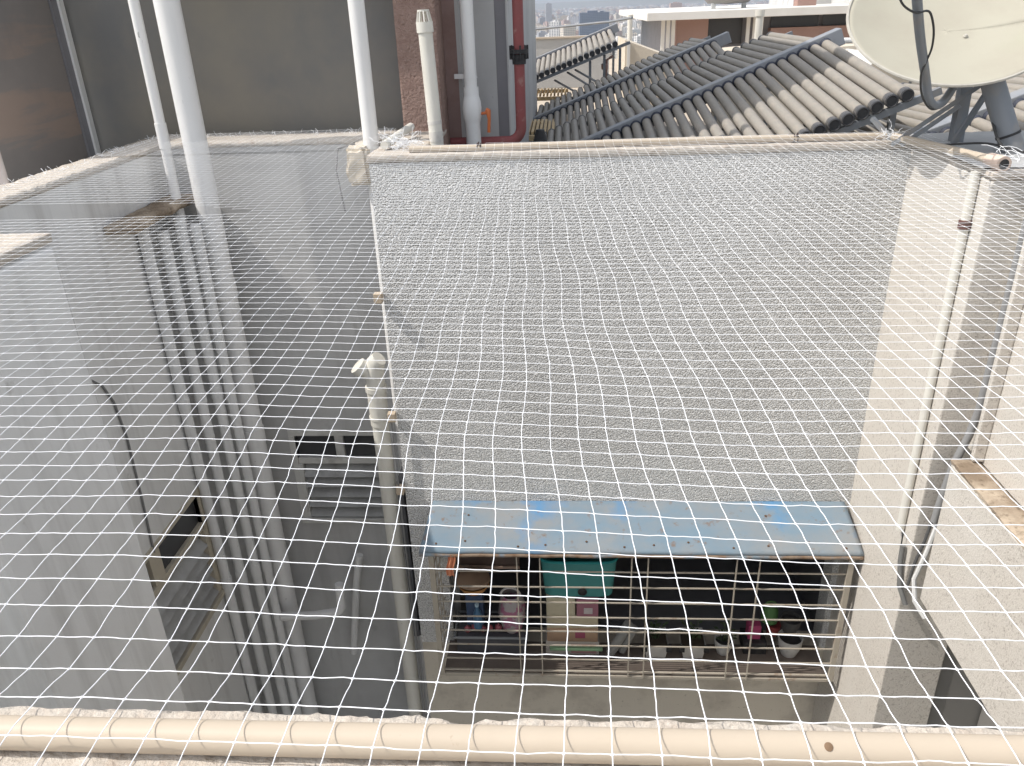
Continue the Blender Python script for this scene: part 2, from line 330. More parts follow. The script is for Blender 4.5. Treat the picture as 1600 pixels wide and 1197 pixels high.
# ================================================================ pipes
def pipe(name, pts, r, material, label, cat='pipe', n=20, group=None, joints=(), jr=1.16):
    b = MB(); b.tube(pts, r, n)
    o = b.build(name, material, None, True)
    if joints:
        t = thing(name, tuple(pts[-1]), label, cat, group); o.name = 'pipe_run'; o.parent = t
        for v in o.data.vertices: v.co -= Vector(pts[-1])
        for (p, q) in joints: MB().tube([p, q], r*jr, n).build('socket', material, t, True)
        t.name = name
        return t
    return tag(o, label, cat, group)
P3 = 'tall white pipes rising through the net'
pipe('drain_pipe', [(-2.28, 4.95, 3.2), (-2.28, 4.95, -6.9)], .074, 'pvc_white', 'thickest tall white pipe rising through the net, a dark crack down it', group=P3,
     joints=[((-2.28, 4.95, -.98), (-2.28, 4.95, -.86)), ((-2.28, 4.95, -2.1), (-2.28, 4.95, -1.98))], jr=1.08)
pipe('drain_pipe', [(-2.465, 4.93, 3.2), (-2.465, 4.93, -6.9)], .031, 'pvc_white', 'thin tall white pipe just left of the thickest pipe', group=P3,
     joints=[((-2.465, 4.93, .0), (-2.465, 4.93, .15))], jr=1.12)
pipe('drain_pipe', [(-1.172, 4.93, 3.2), (-1.172, 4.93, -6.9)], .047, 'pvc_white', 'tall white pipe left of the brown column, at the corner where the net is tied', group=P3)
PG = 'grey pipes clustered down the shaft corner'
cl = [(-2.555, 4.60, .036, -.42), (-2.485, 4.70, .036, -.46), (-2.40, 4.775, .036, -.4), (-2.315, 4.80, .032, -.45)]
lb = ['leftmost grey pipe of the cluster running down the left shaft corner', 'second grey pipe from the left in the shaft corner cluster',
      'third grey pipe from the left in the shaft corner cluster', 'rightmost of the four clustered grey pipes, beside the thick white pipe']
for (x, y, r, z), l in zip(cl, lb):
    pipe('waste_pipe', [(x, y, z), (x, y, -6.9)], r, 'pvc_grey', l, group=PG, joints=[((x, y, -2.9-r*8), (x, y, -2.78-r*8)), ((x, y, -1.5-r*4), (x, y, -1.42-r*4))], jr=1.12)
o = MB().box(-2.597, -2.37, 4.84, YR-.003, -6.9, -.5).build('backing', 'shaft_grey', None, bevel=.01); tag(o, 'added flat grey pilaster in the corner behind the cluster of pipes', 'backing')  # pale slab added behind the pipes so their gaps stay light
# branch at depth
pipe('branch_pipe', [(-2.28, 4.80, -3.62)]+[(-2.0, 4.80, -3.6), (-1.86, 4.80, -3.57)]+arc((-1.86, 4.80, -3.49), .08, -math.pi/2, 0, (1,0,0), (0,0,1), 6)[1:]+[(-1.78, 4.82, -3.3)], .034, 'pvc_white', 'short horizontal grey branch pipe low in the shaft, bending upward', 'pipe')
pipe('fallen_pipe', [(-1.66, 5.05, -3.2), (-1.72, 5.04, -3.5), (-1.82, 5.02, -4.2)], .03, 'shaft_grey', 'faint pale pipe leaning against the rear wall below the louvred window', 'pipe')
# conduit next to corner
pipe('conduit', [(-1.235, 5.1, -.3), (-1.235, 5.1, -3.6)], .012, 'wire', 'thin dark conduit running down beside the stucco wall corner', 'cable', 8)
pipe('conduit', [(-1.12, 4.42, -1.6), (-1.118, 4.43, -5)], .007, plain('grey_wire', (.22, .22, .22)), 'thin dark line of cable behind the ivory vent pipe', 'cable', 8)
# elbow vent pipe at far wall corner
t = thing('vent_pipe', (-1.2244, 4.5508, -5.2917), 'sunlit ivory vent pipe with a capped tee elbow at the far wall corner', 'vent pipe')
MB().tube([(-1.2244, 4.5508, -7.2886), (-1.2244, 4.5508, -1.4345)], .055, 24).build('pipe_run', 'pvc_old', t, True)
MB().tube([(-1.2244, 4.5508, -1.7393), (-1.2244, 4.5508, -1.4661)], .062, 24).build('socket', 'pvc_old', t, True)
MB().tube([(-1.2244, 4.5508, -1.4924), (-1.2244, 4.5508, -1.4608)], .070, 24).build('collar', 'pvc_old', t, True)
MB().tube([(-1.2244, 4.5508, -1.4661), (-1.2192, 4.5456, -1.3610), (-1.2034, 4.5403, -1.2874), (-1.1771, 4.5351, -1.2611)], [.06, .06, .058, .05], 24).build('elbow', 'pvc_old', t, True)
MB().tube([(-1.2086, 4.5508, -1.4240), (-1.2875, 4.5298, -1.3347), (-1.2980, 4.5267, -1.3242)], [.045, .045, .045], 20).build('branch', 'pvc_old', t, True)
MB().tube([(-1.2875, 4.5298, -1.3400), (-1.3190, 4.5214, -1.3032)], .058, 20).build('branch_cap', 'pvc_old', t, True)
MB().tube([(-1.2244, 4.5508, -1.6920), (-1.2244, 4.5508, -1.6763)], .067, 24).build('clamp_ring', 'pvc_old', t, True)
for z, y in ((-.82, 4.44), (-1.62, 4.44), (-2.17, 4.44)):
    o = MB().box(-1.135, -1.085, 4.40, 4.448, z-.03, z+.03).build('wood_wedge', 'wood', None, bevel=.004)
    tag(o, {-.82: 'small pale wooden wedge on the stucco corner above the ivory vent pipe', -1.62: 'small pale wooden wedge behind the ivory vent pipe clamp', -2.17: 'lowest small wooden wedge on the stucco corner, beside the ivory pipe'}[z], 'wedge')
# cowl vent behind far wall
t = thing('vent_pipe', (-.76, 4.9, -.8), 'ivory vent pipe with a slotted cowl standing in front of the brown column', 'vent pipe')
top = Vector((-.785, 4.9, .62)); bot = Vector((-.742, 4.9, -.8)); ax = (top-bot).normalized()
MB().tube([bot, top], .041, 24).build('pipe_run', 'pvc_old', t, True)
MB().tube([top-ax*.02, top+ax*.035], .048, 24).build('cowl_collar', 'pvc_old', t, True)
b = MB()
for k in range(9):
    a = 2*math.pi*k/9; e = Vector((math.cos(a), math.sin(a), 0))
    b.bar(top+ax*.03+e*.043, top+ax*.09+e*.030, .008)
b.build('cowl_rib', 'pvc_old', t); MB().tube([top+ax*.088, top+ax*.098], .034, 20).build('cowl_top', 'pvc_old', t, True)
b = MB(); b.tube([bot+ax*.80, bot+ax*.86], .0425, 20); b.tube([bot+ax*.9, bot+ax*.92], .0425, 20); b.build('tape_band', 'cloth_dirty', t, True)
# near pipe on the near parapet
t = thing('rail_pipe', (0, .602, 0), 'thick cream pipe lying along the near parapet with the net pulled over it', 'pipe')
npts = [(-.66+.0, .6, .0175)]+[(x, .594+.003*nz((x*2,0,0)), .0175) for x in np.linspace(-.6, 1.0, 20)]
MB().tube([(x, .590+.0012*math.sin(x*3), .018) for x in np.linspace(-.667, 1.2, 34)], .0178, 28).build('pipe_run', 'pvc_cream', t, True)
MB().tube([(-.69, .589, .018), (-.655, .5894, .018)], .0205, 28).build('end_socket', plain('brown_socket', (.26, .14, .10)), t, True)
# far pipe
MB().lathe([(0, .0008), (.0030, .0006), (.0043, 0), (.0046, -.002)], (.2615, .5815, .0338), 14, (0, -.5, .86)).build('scuff_mark', plain('brown_scuff', (.2, .13, .08), .8, (.4, .3, .2)), t, True)
t = thing('rail_pipe', (.4, 4.5, 0), 'thin cream pipe lying along the top of the stucco wall, tied with black clamps', 'pipe')
MB().tube([(x, 4.50+.004*math.sin(x*4), .021+.003*math.sin(x*2.3)) for x in np.linspace(-.86, 1.72, 30)], .0185, 16).build('pipe_run', 'pvc_cream', t, True)
for x in (-.47, 1.24, .42):
    if x == .42: continue
    b = MB(); b.tube([(x-.012, 4.5, .021), (x-.006, 4.5, .021)], .0225, 14); b.tube([(x+.006, 4.5, .021), (x+.012, 4.5, .021)], .0225, 14); b.bar((x, 4.48, .035), (x+.002, 4.47, .052), .007)
    b.build('clamp', 'tie', t, True)
pipe('rail_pipe', [(-1.02, 4.60, .03), (-.99, 4.85, .045), (-.955, 5.12, .06)], .024, 'pvc_old', 'short weathered pipe end pointing back over the corner wall', n=16)
# pipe along the right wall top
t = thing('rail_pipe', (1.85, 4, 0), 'cream pipe along the top of the right wall, its open end in crumpled tape', 'pipe')
rp = [(1.74, 4.46, .02), (1.80, 4.2, .02), (1.84, 3.95, .024), (1.865, 3.72, .03), (1.875, 3.60, .03)]
MB().tube(rp, .021, 16).build('pipe_run', 'pvc_cream', t, True)
MB().tube([(1.868, 3.69, .03), (1.877, 3.585, .03)], [.031, .033], 18).build('end_sleeve', plain('beige_sleeve', (.66, .52, .43)), t, True)
MB().tube([(1.8772, 3.5845, .03), (1.8776, 3.5825, .03)], .022, 18).build('pipe_mouth', 'black', t, True)
# pipe down wall A
t = thing('down_pipe', (1.8, 3.62, -1), 'cream down pipe on the sunlit right wall with brown tape near its top', 'pipe')
MB().tube([(1.819, 3.69, -.02), (1.819, 3.695, -1.95)], .021, 16).build('pipe_run', 'pvc_old', t, True)
b = MB()
for k in range(3): b.tube([(1.818, 3.69, -.235-.014*k), (1.818, 3.69, -.245-.014*k)], .028, 16)
b.build('tape_band', 'tape', t, True)
pipe('cable', [(1.812, 3.64, -1.93), (1.81, 3.62, -2.1)], .004, 'wire', 'two thin dark wires leaving the bottom of the cream down pipe', 'cable', 6)
pipe('conduit', [(1.815, 3.62, -2.0), (1.815, 3.61, -2.1), (1.82, 3.57, -2.24), (1.85, 3.53, -2.33)], .014, plain('grey_rubber_hose', (.17, .17, .165)), 'short grey hose at the lower end of the white strip on the right', 'hose', 12)
# conduit in recess
pipe('conduit', [(1.985, 3.50, -.05), (1.98, 3.50, -.7), (1.975, 3.50, -1.1), (1.955, 3.50, -1.25), (1.915, 3.50, -1.42), (1.89, 3.49, -1.6), (1.88, 3.49, -1.75)], .019, plain('grey_conduit_paint', (.27, .27, .27)), 'thick grey conduit bending down the shaded recess on the right', 'conduit', 14)
pipe('cable', [(1.885, 3.51, -1.72), (1.87, 3.52, -1.9), (1.85, 3.53, -2.05), (1.845, 3.54, -2.2)], .008, plain('dark_grey_cable', (.1, .1, .1)), 'dark ribbed cable hanging below the thick grey conduit', 'cable', 10)
pipe('cable', [(1.905, 3.49, -1.72), (1.89, 3.51, -1.95), (1.865, 3.53, -2.15), (1.88, 3.50, -2.28), (1.93, 3.46, -2.36)], .013, 'pvc_grey', 'short pale hose beside the dark ribbed cable in the recess', 'cable', 8)
# wires on left wall
pipe('cable', [(-2.59, 3.75, -1.02), (-2.59, 3.86, -1.12), (-2.59, 3.92, -1.25), (-2.59, 3.95, -1.5), (-2.59, 3.93, -1.9), (-2.59, 3.9, -2.3)], .007, plain('grey_cable', (.2, .2, .2)), 'dark cable curving down the left shaft wall beside the pillar', 'cable', 8)
pipe('cable', [(-1.28, 4.95, -.01), (-1.36, 4.85, -.02), (-1.345, 4.7, -.12), (-1.3, 4.62, -.35)], .005, plain('faded_cable', (.16, .16, .16)), 'dark cable drooping under the net near the back corner', 'cable', 8)

# ================================================================ awning and caged window
t = thing('awning', (.43, 4.3, -2.4), 'faded blue sheet metal awning with rust patches above the caged window', 'awning')
def aw(u, v):
    x0 = -.90 + (-.955+.90)*v; x1 = 1.80 + (1.836-1.80)*v
    x = x0+(x1-x0)*u; y = 4.445 - .345*v; z = -2.272 - .16*v + .003*math.sin(v*math.pi) + .004*nz((u*9, v*2, 0)) + .0015*math.sin(u*60)*v
    if v > .97: z -= .012
    return (x, y, z)
MB().grid(aw, 90, 30).build('sheet', 'awning', t, True, solid=.003)
def awe(u, v):
    p = aw(u, 1.0); return (p[0], p[1]+.002-.006*v, p[2]-.024*v+.003*nz((u*14, 3, 0)))
MB().grid(awe, 90, 2).build('front_lip', 'awning_edge', t, True, solid=.003)
b = MB()
for k in range(12):
    for v in ((.86, .80, .9)[k%3],)+((.3,) if k%4==1 else ()):
        p = aw(min(.98, (k+.5)/12+.05*nz((k*1.3,v,0))), v); b.lathe([(.0,.006),(.006,.005),(.008,0)], (p[0],p[1],p[2]+.002), 8)
b.build('screw', plain('rusty_screw', (.13, .08, .05)), t, True)

t = thing('window_cage', (.43, 4.1, -3.5), 'cream steel bar cage boxed out from the window below the blue awning', 'window grille')
yc = 4.12; gx0, gx1 = -.883, 1.774; gz0, gz1 = -3.505, -2.45
b = MB(); 
for x in (gx0, gx1): b.box(x-.018, x+.018, yc-.012, yc+.012, gz0, gz1)
b.box(gx0+.02, gx1-.02, yc-.008, yc+.012, gz0-.01, gz0+.014); b.box(gx0+.02, gx1-.02, yc-.004, yc+.01, gz0+.038, gz0+.048)
b.box(gx0+.02, gx1-.02, yc-.008, yc+.012, gz1-.02, gz1)
b.build('frame', 'grille', t, bevel=.002)
for z in (-2.6, -2.727, -2.854, -2.98, -3.102, -3.226, -3.353): MB().box(gx0+.019, gx1-.019, yc-.004, yc+.004, z-.004, z+.004).build('cross_bar', 'grille', t)
for x in (-.328, -.179, .409, .513, 1.069, 1.212): MB().box(x-.004, x+.004, yc-.014, yc-.005, gz0, gz1).build('upright_bar', 'grille', t)
b = MB()
for gx, sg in ((gx0, -1), (gx1, 1)):
    b = MB()
    for z in (-2.6, -2.727, -2.854, -2.98, -3.102, -3.226, -3.353): b.box(gx-.004, gx+.004, yc+.015, YF-.003, z-.004, z+.004)
    for y in (4.2, 4.31, 4.41): b.box(gx+sg*.002, gx+sg*.010, y-.004, y+.004, gz0, gz1-.02)
    if sg < 0: b.build('side_grid', 'grille', t)
b = MB(); b.box(gx0+.01, gx1-.01, yc+.02, YF-.005, gz0-.008, gz0)
b.build('shelf', plain('dark_shelf', (.17, .14, .12)), t)

ZS = gz0   # shelf surface
def item(name, parts, label, cat, loc):
    t = thing(name, loc, label, cat)
    for nm, mb, mt, sm, bv in parts: mb.build(nm, mt, t, sm, bv)
    return t
def cb(x0, x1, y0, y1, z0, z1): return MB().box(x0, x1, y0, y1, z0, z1)
# stack of boxes (left of centre) and teal crate
item('carton', [('box', cb(-.16, .22, 4.320, 4.560, ZS+.001, ZS+.12), plain('white_carton', (.50, .46, .42)), False, .004), ('side_print', cb(.02, .20, 4.316, 4.319, ZS+.02, ZS+.10), plain('faded_pink_print', (.45, .25, .25)), False, 0)], 'white carton at the bottom of the stack under the teal crate', 'box', (0, 4.440, ZS))
item('carton', [('box', cb(-.15, .21, 4.320, 4.560, ZS+.122, ZS+.245), plain('brown_carton', (.42, .28, .19)), False, .004), ('side_print', cb(.05, .12, 4.316, 4.319, ZS+.16, ZS+.23), plain('magenta_print', (.32, .08, .13)), False, 0)], 'brown carton with a pink mark in the middle of the stack under the teal crate', 'box', (0, 4.440, ZS+.12))
item('carton', [('box', cb(-.15, .21, 4.320, 4.560, ZS+.247, ZS+.36), plain('buff_carton', (.48, .42, .30)), False, .004)], 'buff carton lying second from the top of the stack', 'box', (0, 4.440, ZS+.25))
item('carton', [('box', cb(.06, .21, 4.310, 4.560, ZS+.362, ZS+.515), plain('pink_carton', (.32, .14, .18)), False, .004), ('side_print', cb(.11, .17, 4.306, 4.309, ZS+.39, ZS+.44), plain('pale_print', (.5, .45, .45)), False, 0)], 'small pink printed carton right under the teal crate', 'box', (.1, 4.440, ZS+.36))
item('carton', [('box', cb(-.15, .05, 4.320, 4.560, ZS+.362, ZS+.515), plain('cream_carton', (.50, .45, .33)), False, .004)], 'cream carton left of the small pink carton', 'box', (-.1, 4.440, ZS+.36))
def cr(u, v):
    a = 2*math.pi*u; n = 5; c, s_ = math.cos(a), math.sin(a)
    q = (abs(c)**n+abs(s_)**n)**(-1/n); tp = .9+.1*v
    return (.075+c*q*.262*tp, 4.440+s_*q*.12*tp, ZS+.52+.30*v)
item('crate', [('tub', MB().grid(cr, 48, 4), plain('teal_plastic', (.06, .24, .235), .5, (.04, .24, .24)), True, 0),
               ('rim', MB().tube([cr(u/48, 1) for u in range(49)], .010, 6), plain('dark_teal_plastic', (.03, .3, .31)), True, 0),
               ('handle', MB().lathe([(.0, .0), (.03, 0), (.032, .006), (.024, .01)], (.10, 4.320, ZS+.575), 16, (0, -1, 0)), 'black', True, 0)],
     'teal plastic crate on top of the stacked cartons', 'crate', (.075, 4.440, ZS+.52))
# left things
def bag(u, v, cx, w_, h_, z0):
    a = 2*math.pi*u; r = 1+.12*nz((math.cos(a)*2+cx, math.sin(a)*2, v*3))
    sh = .65+.5*math.sin(math.pi*min(1, v*.8+.15))
    return (cx+math.cos(a)*w_*sh*r, 4.420+math.sin(a)*.09*sh*r, z0+h_*v)
item('bag', [('body', MB().grid(lambda u, v: bag(u, v, -.40, .085, .30, ZS+.17), 28, 12), mat('white_pink_bag', (.38, .35, .35), .7, ((.36, .10, .20), 16, .48, .54, .8)), True, 0),
             ('handle', MB().tube(arc((-.40, 4.340, ZS+.515), .07, 0, math.pi, (1,0,0), (0,0,1), 10), .008, 6), plain('white_handle', (.5, .48, .47)), True, 0)], 'white carrier bag with a pink pattern left of the carton stack', 'bag', (-.4, 4.420, ZS+.17))
item('crate', [('tub', MB().box(-.80, -.30, 4.310, 4.560, ZS+.001, ZS+.16), plain('dark_grey_plastic', (.09, .09, .10)), False, .01), ('rim', MB().tube([(-.81,4.300,ZS+.165),(-.29,4.300,ZS+.165),(-.29,4.570,ZS+.165),(-.81,4.570,ZS+.165),(-.81,4.300,ZS+.165)], .01, 6), plain('grey_rim', (.25, .26, .27)), False, 0)],
     'low dark grey tray at the lower left of the cage', 'tray', (-.55, 4.440, ZS))
for k, (x, z, r) in enumerate(((-.72, .19, .026), (-.665, .20, .030), (-.61, .195, .024), (-.50, .19, .028), (-.56, .205, .024), (-.44, .185, .026), (-.40, .195, .022))):
    b = MB(); b.lathe([(0, -r), (r*.6, -r*.8), (r, -.1*r), (r*.85, r*.55), (r*.3, r*.95), (r*.1, r*1.35), (0, r*1.4)], (x, 4.360+.02*(k%2), ZS+z), 14)
    o = b.build('onion', plain('onion_skin', (.34, .10, .12), .4) if k == 0 else bpy.data.materials['onion_skin'], None, True)
    tag(o, 'red onion lying in the dark tray at the lower left of the cage', 'onion', 'onions in the dark tray')
item('basket', [('bowl', MB().lathe([(.06, 0), (.09, .03), (.115, .075), (.118, .085), (.108, .08), (.08, .03), (0, .02)], (-.66, 4.410, ZS+.50), 24), plain('orange_brown_cane', (.50, .25, .09)), True, 0),
                ('lid', MB().lathe([(0, .04), (.06, .036), (.11, .02), (.12, 0)], (-.66, 4.410, ZS+.60), 24), plain('brown_lid', (.28, .19, .13)), True, 0),
                ('stand', MB().box(-.72, -.60, 4.360, 4.460, ZS+.23, ZS+.50), plain('dark_blue_tin', (.05, .08, .15)), False, .005)], 'orange brown basket with a lid at the upper left inside the cage', 'basket', (-.66, 4.410, ZS+.23))
item('bottle', [('body', MB().lathe([(0, 0), (.03, .002), (.032, .02), (.03, .13), (.012, .17), (.012, .19)], (-.635, 4.310, ZS+.255), 16), plain('blue_plastic', (.06, .14, .24), .3), True, 0),
                ('cap', MB().lathe([(.014, 0), (.014, .02), (0, .021)], (-.635, 4.310, ZS+.445), 12), plain('pale_blue_cap', (.4, .55, .65)), True, 0)], 'blue plastic bottle in front of the basket behind the cage bars', 'bottle', (-.635, 4.310, ZS+.25))
def clothf(u, v): return (-.77+.05*u-.02*v+.005*math.sin(v*7), 4.100+.008*math.sin(u*12), -2.455-.17*v)
item('cloth', [('fabric', MB().grid(clothf, 6, 12), plain('orange_cloth', (.62, .25, .14)), True, 0)], 'orange cloth strip hanging from the cage under the left end of the awning', 'cloth', (-.75, 4.240, -2.46))
item('panel', [('board', cb(-.80, -.34, 4.540, 4.570, ZS+.62, ZS+.95), plain('dark_brown_board', (.10, .07, .06)), False, .003), ('edge', cb(-.80, -.34, 4.525, 4.538, ZS+.60, ZS+.62), plain('pale_edge', (.35, .25, .2)), False, 0)], 'dark brown board leaning inside the upper left of the cage', 'board', (-.57, 4.560, ZS+.6))
# right things
def planter(x, w_, label):
    f = MB(); h = .13
    f.add([(x-w_*.8, 4.300, ZS+.001), (x+w_*.8, 4.300, ZS+.001), (x+w_*.8, 4.450, ZS+.001), (x-w_*.8, 4.450, ZS+.001), (x-w_, 4.280, ZS+h), (x+w_, 4.280, ZS+h), (x+w_, 4.470, ZS+h), (x-w_, 4.470, ZS+h)],
          [(0,3,2,1),(0,1,5,4),(1,2,6,5),(2,3,7,6),(3,0,4,7)])
    t = thing('planter', (x, 4.370, ZS), label, 'planter')
    f.build('pot', plain('grey_white_plastic', (.66, .64, .60)), t, bevel=.004)
    MB().box(x-w_*.9, x+w_*.9, 4.300, 4.450, ZS+h-.02, ZS+h-.015).build('soil', plain('dark_soil', (.05, .04, .03)), t)
    for s in (-1, 1): MB().box(x+s*w_-.018, x+s*w_+.018, 4.265, 4.279, ZS+h-.04, ZS+h+.02).build('bracket', 'black', t)
    leaves(t, x, 4.370, ZS+h, 26, .12)
def leaves(t, x, y, z, n, h, name='foliage', col=(.07, .10, .05)):
    b = MB()
    for k in range(n):
        a = random.uniform(0, 6.28); r = random.uniform(0, .07); hh = random.uniform(.02, h)
        c = Vector((x+r*math.cos(a), y+r*.8*math.sin(a), z+hh)); d = Vector((math.cos(a), math.sin(a), random.uniform(-.3, .8))).normalized()*random.uniform(.025, .045)
        s = d.cross(Vector((0,0,1))).normalized()*.012
        b.add([c, c+d*.5+s, c+d, c+d*.5-s], [(0,1,2,3)]); b.tube([(x+r*.3*math.cos(a), y, z-.02), c], .0015, 4, False)
    b.build(name, plain('plant_leaf', col) if 'plant_leaf' not in bpy.data.materials else bpy.data.materials['plant_leaf'], t)
planter(.62, .085, 'grey white plastic planter right of the carton stack, left one of the pair')
planter(.88, .085, 'grey white plastic planter between the other planter and the small white pot')
def pot(x, r, label, h=.12, z=0, pm=(.55, .54, .52), fol=True, s=20):
    t = thing('plant_pot', (x, 4.370, ZS+z), label, 'pot')
    MB().lathe([(0, 0), (r*.62, 0), (r*.95, h*.55), (r, h), (r*.93, h), (r*.85, h*.6), (0, h*.55)], (x, 4.370, ZS+z+.001), 24).build('pot', plain('pot_glaze_%d' % int(x*100), pm), t, True)
    MB().lathe([(0, h*.8), (r*.9, h*.8)], (x, 4.370, ZS+z), 18).build('soil', 'black', t)
    if fol: leaves(t, x, 4.370, ZS+z+h, s, .14)
    return t
pot(1.10, .065, 'small white round pot right of the two planters')
pot(1.56, .085, 'white bowl shaped pot at the right end of the cage shelf', .15, fol=False)
o = pot(1.545, .07, 'black pot standing behind the white bowl shaped pot', .12, .20, (.06, .06, .06), False)
item('box', [('body', cb(1.27, 1.36, 4.390, 4.470, ZS+.10, ZS+.22), plain('hot_pink_plastic', (.36, .06, .14)), False, .006), ('stand', cb(1.24, 1.40, 4.350, 4.510, ZS+.001, ZS+.099), 'black', False, .004)], 'hot pink plastic box on a dark stand at the right side of the cage', 'box', (1.3, 4.430, ZS))
item('plant_pot', [('pot', MB().lathe([(0,0),(.04,0),(.055,.09),(.05,.09),(0,.07)], (1.46, 4.460, ZS+.1), 20), plain('dark_red_pot', (.25, .05, .05)), True, 0)], 'dark red pot between the pink box and the white bowl shaped pot', 'pot', (1.45, 4.450, ZS+.1))
item('watering_can', [('body', MB().lathe([(0,0),(.06,0),(.055,.10),(.03,.13),(0,.132)], (1.43, 4.480, ZS+.205), 20), plain('green_plastic', (.08, .17, .06)), True, 0),
     ('handle', MB().tube(arc((1.43, 4.480, ZS+.33), .04, 0, math.pi, (1,0,0), (0,0,1), 8), .006, 6), bpy.data.materials['green_plastic'], True, 0)], 'green plastic can above the dark red pot in the cage', 'can', (1.43, 4.480, ZS+.2))
item('tray', [('body', cb(-.13, .24, 4.235, 4.265, ZS+.115, ZS+.14), plain('pale_green_plastic', (.18, .30, .18)), False, .006)], 'pale green tray edge lying in front of the carton stack', 'tray', (.05, 4.15, ZS+.11))
item('pipe_bundle', [('roll', MB().tube([(.30, 4.3, ZS+.05), (.42, 4.28, ZS+.33)], .035, 14), plain('grey_plastic_roll', (.25, .25, .24)), True, 0), ('roll', MB().tube([(.38, 4.32, ZS+.05), (.46, 4.3, ZS+.28)], .03, 14), bpy.data.materials['grey_plastic_roll'], True, 0)], 'grey plastic rolls leaning right of the carton stack', 'roll', (.36, 4.3, ZS))

# ================================================================ building behind (upper left)
def B(x0, x1, y0, y1, z0, z1): return MB().box(x0, x1, y0, y1, z0, z1)
t = thing('building', (-2, 6, -.9), 'dark grey rooftop building block rising behind the left parapet, with a brown textured column', 'building')
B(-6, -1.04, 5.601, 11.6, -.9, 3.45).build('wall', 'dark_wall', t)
B(-1.045, -.785, 5.34, 5.75, -.9, 1.249).build('column', 'column', t, bevel=.012)
b = MB(); b.box(-.7845, -.70, 5.62, 11.6, -.9, 3.45); b.box(-1.04, -.7845, 5.755, 11.6, -.9, 3.45)
b.build('inner_wall', 'column_smooth', t)
B(-.70, -.675, 5.62, 5.75, -.9, 3.45).build('corner_strip', 'light_grey', t)
B(-.70, -.455, 5.755, 11.6, -.9, 3.45).build('grey_wall', 'light_grey', t)
B(-.455, -.382, 5.77, 11.6, -.9, 3.45).build('end_wall', 'blue_grey', t)
B(-.3815, -.37, 5.765, 11.6, -.9, 3.45).build('lit_edge', 'light_grey', t)  # lighter strip painting in the lit edge of the end wall
B(-6, -.372, 5.42, 5.60, 1.25, 3.6).box(-1.035, -.372, 5.6, 5.754, 1.25, 3.6).build('unseen_blocker', 'light_grey', t); B(-6, -1.06, 5.2, 5.419, 1.25, 1.4).build('unseen_slab', 'light_grey', t)  # unseen blocks added overhead to shade the back wall and collector tubes
# left streaked wall
t = thing('screen_wall', (-3.35, 5, -.9), 'low dark wall with brown diagonal streaks at the upper left', 'wall')
B(-3.45, -3.27, 4.5, 5.42, -.9, .93).build('wall', 'streaked_panel', t)
B(-3.30, -3.26, 5.43, 5.545, -.9, .93).build('end_post', 'blue_grey', t)
B(-3.262, -3.245, 5.50, 5.549, -.9, .93).build('corner_strip', 'pvc_grey', t)
pipe('drain_pipe', [(-3.185, 4.38, -.8), (-3.185, 4.38, .2)], .035, plain('pinkish_pvc', (.62, .55, .52)), 'pale pipe stub at the far left edge behind the cream parapet top', n=18)
# grey stack pipe with valve
t = thing('water_pipe', (-.62, 5.5, -.9), 'grey vertical water pipe with a ball valve and orange lever beside the brown column', 'pipe')
px, py = -.612, 5.54
MB().tube([(px, py, -.9), (px, py, 3.3)], .042, 24).build('pipe_run', 'pvc_grey', t, True)
MB().lathe([(.043,-.24),(.050,-.24),(.050,-.10),(.052,-.09),(.060,-.06),(.064,0),(.060,.04),(.052,.07),(.050,.08),(.050,.13),(.043,.13)], (px, py, .115), 24).build('valve_body', 'pvc_grey', t, True)
h = MB(); h.tube([(px+.05, py, .075), (px+.10, py, .08)], .010, 8); h.tube([(px+.095, py-.004, .10), (px+.108, py-.008, .095), (px+.112, py-.01, .04), (px+.106, py-.01, -.045)], [.014, .018, .011, .011], 10)
hh = h.build('valve_lever', 'orange', t, True)
b = MB(); b.tube([(px, py, .30), (px, py, .308)], .046, 20); b.box(px-.11, px-.03, py+.03, py+.05, .295, .325); b.build('bracket', 'pvc_grey', t, True)
# red fire pipe
t = thing('fire_pipe', (-.29, 5.6, -.2), 'dusty red fire pipe with a black flanged coupling, turning left behind the grey pipe', 'pipe')
rx = -.292; ry = 5.62
MB().tube([(rx, ry, 3.3), (rx, ry, 0)]+arc((rx-.09, ry, -.03), .09, 0, -math.pi/2, (1,0,0), (0,0,1), 8)[0:]+[(-.78, ry, -.12)], .035, 20).build('pipe_run', 'red_pipe', t, True)
b = MB(); b.tube([(rx, ry, .435), (rx, ry, .46)], .062, 18); b.tube([(rx, ry, .40), (rx, ry, .43)], .052, 18); b.tube([(rx, ry, .37), (rx, ry, .40)], .045, 18)
for k in range(8):
    a = k*math.pi/4+.2; b.tube([(rx+.058*math.cos(a), ry+.058*math.sin(a), .40), (rx+.058*math.cos(a), ry+.058*math.sin(a), .485)], .006, 6)
b.build('flange', 'black', t, True)
for x in (-.18,):
    t = thing('pump', (-.14, 5.9, -.35), 'black lump of pump fittings at the foot of the red pipe', 'pump')
    MB().lathe([(0,-.1),(.07,-.1),(.085,-.02),(.08,.08),(.05,.12),(.03,.2),(0,.2)], (-.17, 5.85, -.28), 14).build('body', 'black', t, True)
    MB().tube([(-.25, 5.8, -.2), (-.1, 5.86, -.2)], .03, 10).build('fitting', 'black', t, True)

